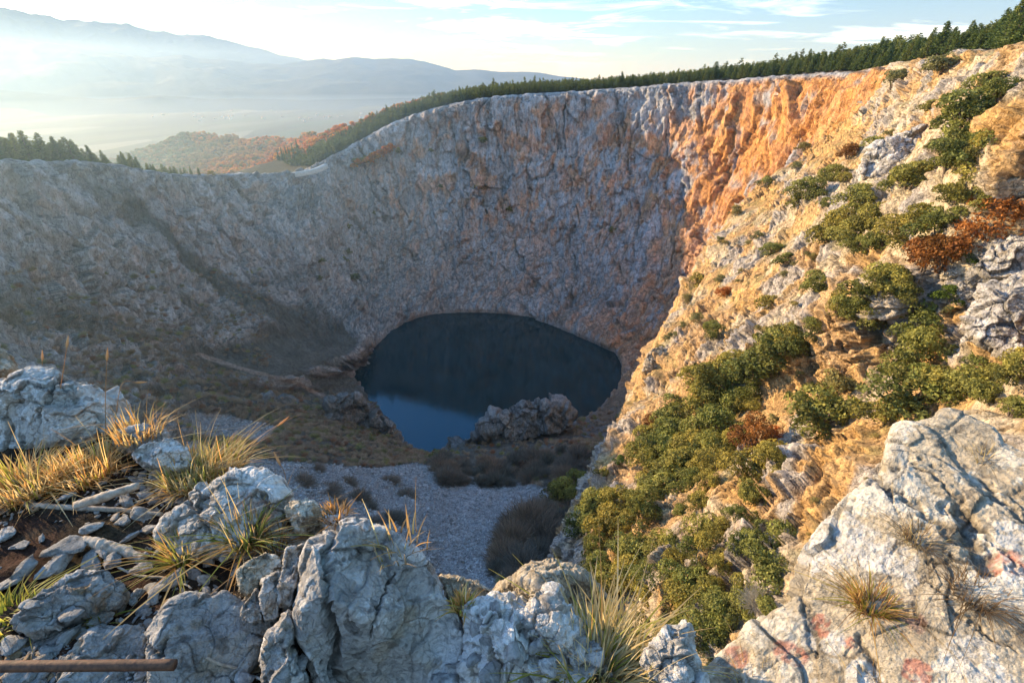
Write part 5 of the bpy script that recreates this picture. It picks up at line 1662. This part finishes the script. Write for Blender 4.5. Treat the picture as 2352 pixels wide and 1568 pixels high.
def forest():
    rs = np.random.RandomState(77)
    cand = []
    bf = BOWL_COLF
    p, u, t = pick_grid(BOWL_G, BOWL_T, (bf > 6.1) & (bf < 17.9), 4, 75, 3600, rs)
    hh = (7.5 + 5.0 * rs.rand(len(p)) ** 1.5 + 2.5 * smooth(14, 17, bf[u])) * np.where(rs.rand(len(p)) < .06, 1.35, 1)
    cand.append((p, t, hh, np.zeros(len(p))))
    p, u, t = pick_grid(BOWL_G, BOWL_T, ((bf >= 0) & (bf < 3.35)) | (bf > 28.3), 4, 34, 420, rs)
    hh = (11.0 + 5 * rs.rand(len(p))) * (1 - .5 * smooth(1.8, 3.4, np.where(bf[u] > 20, 0, bf[u])))
    cand.append((p, t, hh, np.ones(len(p))))
    p, u, t = pick_grid(SL_G, SL_T, np.arange(len(SL_G)) > 0, 5, 120, 2200, rs)
    hh = (8.0 + 5.0 * rs.rand(len(p)) ** 1.5) * np.where(rs.rand(len(p)) < .08, 1.35, 1)
    cand.append((p, t, hh, np.full(len(p), 2)))
    p = np.concatenate([c[0] for c in cand]); t = np.concatenate([c[1] for c in cand]); h = np.concatenate([c[2] for c in cand]); z = np.concatenate([c[3] for c in cand])
    # keep trees apart
    order = np.argsort(t)
    keep = []
    cell = {}
    for i in order:
        key = (int(p[i, 0] // 2.6), int(p[i, 1] // 2.6))
        if any((key[0] + a, key[1] + b) in cell and (p[i, 0] - cell[(key[0] + a, key[1] + b)][0]) ** 2 + (p[i, 1] - cell[(key[0] + a, key[1] + b)][1]) ** 2 < (3.2 if t[i] > 15 else 5.2) for a in (-1, 0, 1) for b in (-1, 0, 1)):
            continue
        cell[key] = p[i]
        keep.append(i)
    keep = np.array(keep)
    p, t, h, z = p[keep], t[keep], h[keep], z[keep]
    X, Y, D = project(p)
    inview = (X > -60) & (X < 2412) & (Y > -160)
    vis = h * F / D * np.exp(-t / 22.0)
    vis = np.where(inview, vis, 0)
    order = np.argsort(-vis)
    ind = order[:300]
    rest = order[300:]
    rest = rest[inview[rest]]
    for i in ind:
        k = rs.randint(5)
        s = h[i]
        if h[i] * F / D[i] > 40:
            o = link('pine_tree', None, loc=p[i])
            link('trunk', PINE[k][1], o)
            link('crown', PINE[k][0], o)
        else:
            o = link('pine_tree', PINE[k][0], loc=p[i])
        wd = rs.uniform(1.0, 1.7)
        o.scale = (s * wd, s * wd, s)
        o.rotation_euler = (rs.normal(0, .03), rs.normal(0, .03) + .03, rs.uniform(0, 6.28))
        if z[i] == 1:
            tag(o, 'dark pine in the row along the hazy left rim of the crater', 'tree', 'pines on the left rim')
        elif z[i] == 0:
            tag(o, 'dark green pine along the front of the wood on the far rim above grey rock', 'tree', 'pines on the far rim')
        else:
            tag(o, 'dark green pine of the wood on the crest above the lit slope', 'tree', 'pines above the lit slope')
    cols = np.tile(np.array([.1, .1, .1]), (len(rest), 1))
    V_, F_, C_ = [], [], []
    off = 0
    for j in rest:
        v, f, c = SMALLP[rs.randint(3)]
        a = rs.uniform(0, 6.28); ca, sa = math.cos(a), math.sin(a)
        w = np.stack([v[:, 0] * ca - v[:, 1] * sa, v[:, 0] * sa + v[:, 1] * ca, v[:, 2]], -1) * h[j] * np.array([1.4, 1.4, 1]) + p[j]
        V_.append(w); F_.append(f + off); C_.append(c * .1 * rs.uniform(.75, 1.25)); off += len(v)
    o = link('pine_forest', mesh_from('pine_forest', np.concatenate(V_), np.concatenate(F_), 4, M_NEEDLE, False, np.concatenate(C_)))
    tag(o, 'deeper rows of the dark green pine wood behind the rim trees', 'forest', kind='stuff')
forest()

for a, b, w, lab in [(440,400,1,'small lone conifer just right of the left pine row, on the rim'),(459,402,1,'slightly smaller lone conifer next to it on the rim')]:
    q = P(a, b + 2, 480)
    o = link('pine_tree', PINE[1][0], loc=q); o.scale = (5, 5, 6.5)
    tag(o, lab, 'tree')
q = P(485, 404, 492)
o = link('bush', OLIVE[0][0], loc=q); o.scale = (4, 4, 4.4)
tag(o, 'round yellow-green bush alone on the saddle of the rim', 'bush')

def autumn_wood():
    rs = np.random.RandomState(55)
    v = HILL.reshape(-1, 3)
    U, J = HILL.shape[:2]
    n = 5200
    uu = rs.randint(0, U, n); jj = 8 + (rs.rand(n) * (J - 9)).astype(int)
    p = HILL[uu, jj] + rs.normal(0, 3, (n, 3)) * np.array([1, 1, 0])
    fr = uu / U
    pb, ub, tb = pick_grid(BOWL_G, BOWL_T, (BOWL_COLF > 3.4) & (BOWL_COLF < 10), 14, 700, 3200, rs)
    ok = np.where(BOWL_COLF[ub] < 6.1, tb > 170, tb > 60)
    pb = pb[ok]
    p = np.concatenate([p, pb]); fr = np.concatenate([fr, np.full(len(pb), .75)]); n = len(p)
    protos = []
    for k in range(4):
        r2 = np.random.RandomState(900 + k)
        lv, lf, lc = leaf_cloud(r2, 170, 6, .16, (.6, .6, .6), (1.3, 1.3, 1.3), .9)
        protos.append((lv, lf, lc))
    fire = smooth(.22, .55, fr + .25 * fbm(p / 160, 2))
    t = rs.rand(n)
    warm = np.where((t < .5)[:, None], np.array([.62, .20, .04]), np.where((t < .8)[:, None], np.array([.66, .30, .05]), np.array([.22, .19, .05])))
    dull = np.where((t < .6)[:, None], np.array([.20, .17, .08]), np.array([.30, .17, .08]))
    cols = dull * (1 - fire)[:, None] + warm * fire[:, None]
    size = rs.uniform(4.0, 7.5, n)
    o = link('autumn_wood', scatter_mesh('autumn_wood', protos, p, size, cols, M_LEAF, 8, .1, .2))
    tag(o, 'orange and brown autumn wood covering the hill beyond the saddle', 'wood', kind='stuff')
    for k, (a, b, hd) in enumerate([(652,372,760),(661,368,760),(668,372,750),(676,362,770),(686,352,790),(644,378,760),(658,380,740),(672,381,730)]):
        q = P(a, b + 6, hd - 12)
        o = link('cypress', PINE[2][0], loc=q); o.scale = (11, 11, 21)
        tag(o, 'slim dark cypress among the orange trees of the hill', 'tree', 'cypresses in the autumn wood')
autumn_wood()

# pale lane and parapet at the saddle
def saddle_lane():
    a = [P(x, y, hd) for x, y, hd in [(672,397,575),(700,393,585),(725,387,592),(748,377,600)]]
    path = catmull(np.array(a), 40)
    tg = np.gradient(path, axis=0); n = np.stack([-tg[:, 1], tg[:, 0], tg[:, 0] * 0], -1); n /= np.linalg.norm(n, axis=1)[:, None]
    m = plain_mat('pale_gravel', (.45, .43, .40), (.6, .58, .55), .5, bump=.05)
    L_ = path + n * 3; R_ = path - n * 3
    G = np.stack([L_, R_, R_ + np.array([0, 0, -4.0])], 1)
    tag(link('path', mesh_from('path', G.reshape(-1, 3), grid_faces(40, 3), 4, m)), kind='structure')
saddle_lane()

# far villages
def villages():
    rs = np.random.RandomState(66)
    m = plain_mat('pale_plaster', (.65, .62, .58), (.8, .78, .74), 1, bump=0)
    mr = plain_mat('roof_tile', (.35, .16, .10), (.45, .22, .14), 1, bump=0)
    wv = np.array([(x, y, z) for x in (-.5, .5) for y in (-.5, .5) for z in (0, 1.)])
    wf = [[0, 1, 3, 2], [4, 6, 7, 5], [0, 4, 5, 1], [2, 3, 7, 6], [0, 2, 6, 4], [1, 5, 7, 3]]
    wm = mesh_from('wall', wv * np.array([14, 10, 7]), wf, 4, m)
    rv = np.array([(-8, -6, 7), (8, -6, 7), (8, 6, 7), (-8, 6, 7), (-8, 0, 10.5), (8, 0, 10.5)], float)
    rf = [[0, 1, 5], [0, 5, 4], [2, 3, 4], [2, 4, 5], [0, 4, 3], [1, 2, 5]]
    rm = mesh_from('roof', rv, rf, 3, mr)
    for cx, cy, sp, k, place in [(230,215,45,22,'under the far foothill'),(560,238,60,18,'in the middle of the plain'),(650,226,30,10,'beside the wooded knoll'),(480,262,70,16,'on the near plain'),(330,205,40,12,'high on the plain near the mountain foot'),(760,262,70,14,'at the right of the plain')]:
        for _ in range(k):
            q = PZ(cx + rs.normal(0, sp), cy + rs.normal(0, 5) + 8, -302)
            if np.hypot(q[0], q[1]) > 9000: continue
            o = link('house', None, loc=q)
            link('wall', wm, o); link('roof', rm, o)
            s = rs.uniform(1.0, 1.8)
            o.scale = (s, s, s); o.rotation_euler = (0, 0, rs.uniform(0, 3.14))
            tag(o, 'tiny pale house of the hazy village ' + place, 'house', 'houses ' + place)
villages()
# ------------------------------------------------------------------ light, sky, haze
SUN_AZ, SUN_EL = -64.0, 15.5       # degrees: azimuth from +Y (clockwise positive), elevation
SUN_STRENGTH = 10.5
SKY_STRENGTH = 0.42
def lights():
    az, el = rad(SUN_AZ), rad(SUN_EL)
    d = Vector((math.sin(az) * math.cos(el), math.cos(az) * math.cos(el), math.sin(el)))
    ld = bpy.data.lights.new('sun', 'SUN')
    ld.energy = SUN_STRENGTH
    ld.angle = rad(0.53)
    ld.color = (1.0, 0.74, 0.42)
    o = bpy.data.objects.new('sun', ld)
    COL.objects.link(o)
    o.rotation_euler = (-d).to_track_quat('-Z', 'Y').to_euler()
    o.location = (0, 0, 300)
    w = bpy.data.worlds.new('World')
    scene.world = w
    w.use_nodes = True
    nt = w.node_tree
    nt.nodes.clear()
    out = N(nt, 'ShaderNodeOutputWorld')
    bg = N(nt, 'ShaderNodeBackground')
    bg.inputs['Strength'].default_value = SKY_STRENGTH
    sky = N(nt, 'ShaderNodeTexSky')
    sky.sky_type = 'NISHITA'
    sky.sun_disc = False
    sky.sun_elevation = el
    sky.sun_rotation = az
    sky.altitude = 300
    sky.air_density = 1.0
    sky.dust_density = 0.35
    sky.ozone_density = 2.2
    # thin high cloud
    tc = N(nt, 'ShaderNodeTexCoord')
    sep = N(nt, 'ShaderNodeSeparateXYZ')
    L(nt, tc.outputs['Generated'], sep.inputs[0])
    den = N(nt, 'ShaderNodeMath', op='MAXIMUM')
    L(nt, sep.outputs[2], den.inputs[0])
    den.inputs[1].default_value = 0.03
    addn = N(nt, 'ShaderNodeMath', op='ADD')
    L(nt, den.outputs[0], addn.inputs[0])
    addn.inputs[1].default_value = 0.08
    dv = N(nt, 'ShaderNodeVectorMath', op='DIVIDE')
    cmb = N(nt, 'ShaderNodeCombineXYZ')
    for k in range(3):
        L(nt, addn.outputs[0], cmb.inputs[k])
    L(nt, tc.outputs['Generated'], dv.inputs[0])
    L(nt, cmb.outputs[0], dv.inputs[1])
    mp = N(nt, 'ShaderNodeMapping')
    mp.inputs['Rotation'].default_value = (0, 0, rad(28))
    mp.inputs['Scale'].default_value = (0.8, 1.35, 0.0)
    L(nt, dv.outputs[0], mp.inputs[0])
    n1 = noise_tex(nt, mp.outputs[0], 1.15, 9, 0.62, 0.6)
    n2 = noise_tex(nt, mp.outputs[0], 0.45, 4, 0.5, 0.2)
    ml = N(nt, 'ShaderNodeMath', op='MULTIPLY')
    L(nt, n1, ml.inputs[0]); L(nt, n2, ml.inputs[1])
    cf = ramp(nt, ml.outputs[0], [(0.255, 0.0), (0.34, 0.35), (0.45, 0.75)])
    hs = N(nt, 'ShaderNodeHueSaturation')
    hs.inputs['Saturation'].default_value = 1.25
    L(nt, sky.outputs[0], hs.inputs['Color'])
    skc = mixrgb(nt, 'MULTIPLY', 1.0, hs.outputs[0], (.97, .97, 1.05, 1))
    # soft shoulder for the glare around the sun, by luminance
    lw = N(nt, 'ShaderNodeRGBToBW')
    L(nt, skc, lw.inputs[0])
    ma = N(nt, 'ShaderNodeMath', op='MULTIPLY_ADD')
    ma.inputs[1].default_value = 0.45; ma.inputs[2].default_value = 1.0
    L(nt, lw.outputs[0], ma.inputs[0])
    cmb2 = N(nt, 'ShaderNodeCombineXYZ')
    for k in range(3):
        L(nt, ma.outputs[0], cmb2.inputs[k])
    vq = N(nt, 'ShaderNodeVectorMath', op='DIVIDE')
    L(nt, skc, vq.inputs[0]); L(nt, cmb2.outputs[0], vq.inputs[1])
    skc = mixrgb(nt, 'MULTIPLY', 1.0, vq.outputs[0], (1.75, 1.75, 1.75, 1))
    # clearer blue air away from the sun, whiter toward the horizon
    sd = N(nt, 'ShaderNodeVectorMath', op='DOT_PRODUCT')
    L(nt, tc.outputs['Generated'], sd.inputs[0])
    sd.inputs[1].default_value = tuple(d)
    away = N(nt, 'ShaderNodeMapRange')
    away.interpolation_type = 'SMOOTHSTEP'
    for k_, v_ in zip(('From Min', 'From Max', 'To Min', 'To Max'), (.72, -.25, 0.0, .95)):
        away.inputs[k_].default_value = v_
    L(nt, sd.outputs['Value'], away.inputs['Value'])
    up_ = N(nt, 'ShaderNodeMapRange')
    up_.interpolation_type = 'SMOOTHSTEP'
    for k_, v_ in zip(('From Min', 'From Max', 'To Min', 'To Max'), (-.02, .22, 0.0, 1.0)):
        up_.inputs[k_].default_value = v_
    L(nt, sep.outputs[2], up_.inputs['Value'])
    blue = mixrgb(nt, 'MIX', up_.outputs[0], (1.75, 2.1, 2.35, 1), (.62, 1.38, 2.05, 1))
    skc = mixrgb(nt, 'MIX', away.outputs[0], skc, blue)
    # cloud brightness follows the sky brightness around it
    bw = N(nt, 'ShaderNodeRGBToBW')
    L(nt, sky.outputs[0], bw.inputs[0])
    m2 = N(nt, 'ShaderNodeMath', op='MULTIPLY')
    L(nt, bw.outputs[0], m2.inputs[0]); m2.inputs[1].default_value = 1.2
    m3 = N(nt, 'ShaderNodeMath', op='ADD')
    L(nt, m2.outputs[0], m3.inputs[0]); m3.inputs[1].default_value = 2.1
    cc = N(nt, 'ShaderNodeCombineColor')
    for k in range(3):
        L(nt, m3.outputs[0], cc.inputs[k])
    cl = mixrgb(nt, 'MIX', cf, skc, cc.outputs[0])
    L(nt, cl, bg.inputs[0])
    L(nt, bg.outputs[0], out.inputs[0])

HAZE = 1.1e-4
def haze_box(name, lo, hi, density, g, color):
    m, nt = new_mat(name)
    out = N(nt, 'ShaderNodeOutputMaterial')
    vs = N(nt, 'ShaderNodeVolumeScatter')
    vs.inputs['Color'].default_value = tuple(color) + (1,)
    vs.inputs['Density'].default_value = density
    vs.inputs['Anisotropy'].default_value = g
    L(nt, vs.outputs[0], out.inputs['Volume'])
    lo = np.array(lo, float); hi = np.array(hi, float)
    v = np.array([[(lo, hi)[i][0], (lo, hi)[j][1], (lo, hi)[k][2]] for i in (0, 1) for j in (0, 1) for k in (0, 1)])
    f = [[0, 1, 3, 2], [4, 6, 7, 5], [0, 4, 5, 1], [2, 3, 7, 6], [0, 2, 6, 4], [1, 5, 7, 3]]
    o = tag(link(name, mesh_from(name, v, f, 4, m)), kind='structure')
    return o
lights()
haze_box('valley_haze', (-30000, 2300, -420), (30000, 30000, 700), 0.8e-4, 0.18, (0.36, 0.57, 1.0))
haze_box('ground_mist', (-30000, 1800, -420), (30000, 14000, -170), 1.3e-4, 0.1, (0.36, 0.57, 1.0))
haze_box('crater_haze', (-900, -300, -300), (-45, 1090, 60), 2.8e-4, 0.62, (0.50, 0.76, 1.0))
haze_box('thin_haze', (-40, -300, -300), (700, 1090, 60), 0.6e-4, 0.5, (0.55, 0.80, 1.0))

# ------------------------------------------------------------------ render settings
scene.render.engine = 'CYCLES'
cy = scene.cycles
cy.use_denoising = True
try:
    cy.denoiser = 'OPENIMAGEDENOISE'
    cy.denoising_input_passes = 'RGB_ALBEDO_NORMAL'
except Exception:
    pass
cy.max_bounces = 6
cy.diffuse_bounces = 3
cy.glossy_bounces = 3
cy.transmission_bounces = 4
cy.volume_bounces = 0
cy.transparent_max_bounces = 8
cy.use_adaptive_sampling = True
cy.adaptive_threshold = 0.02
cy.caustics_reflective = False
cy.caustics_refractive = False
scene.view_settings.view_transform = 'Standard'
scene.view_settings.look = 'None'
scene.view_settings.exposure = 0
scene.view_settings.gamma = 1
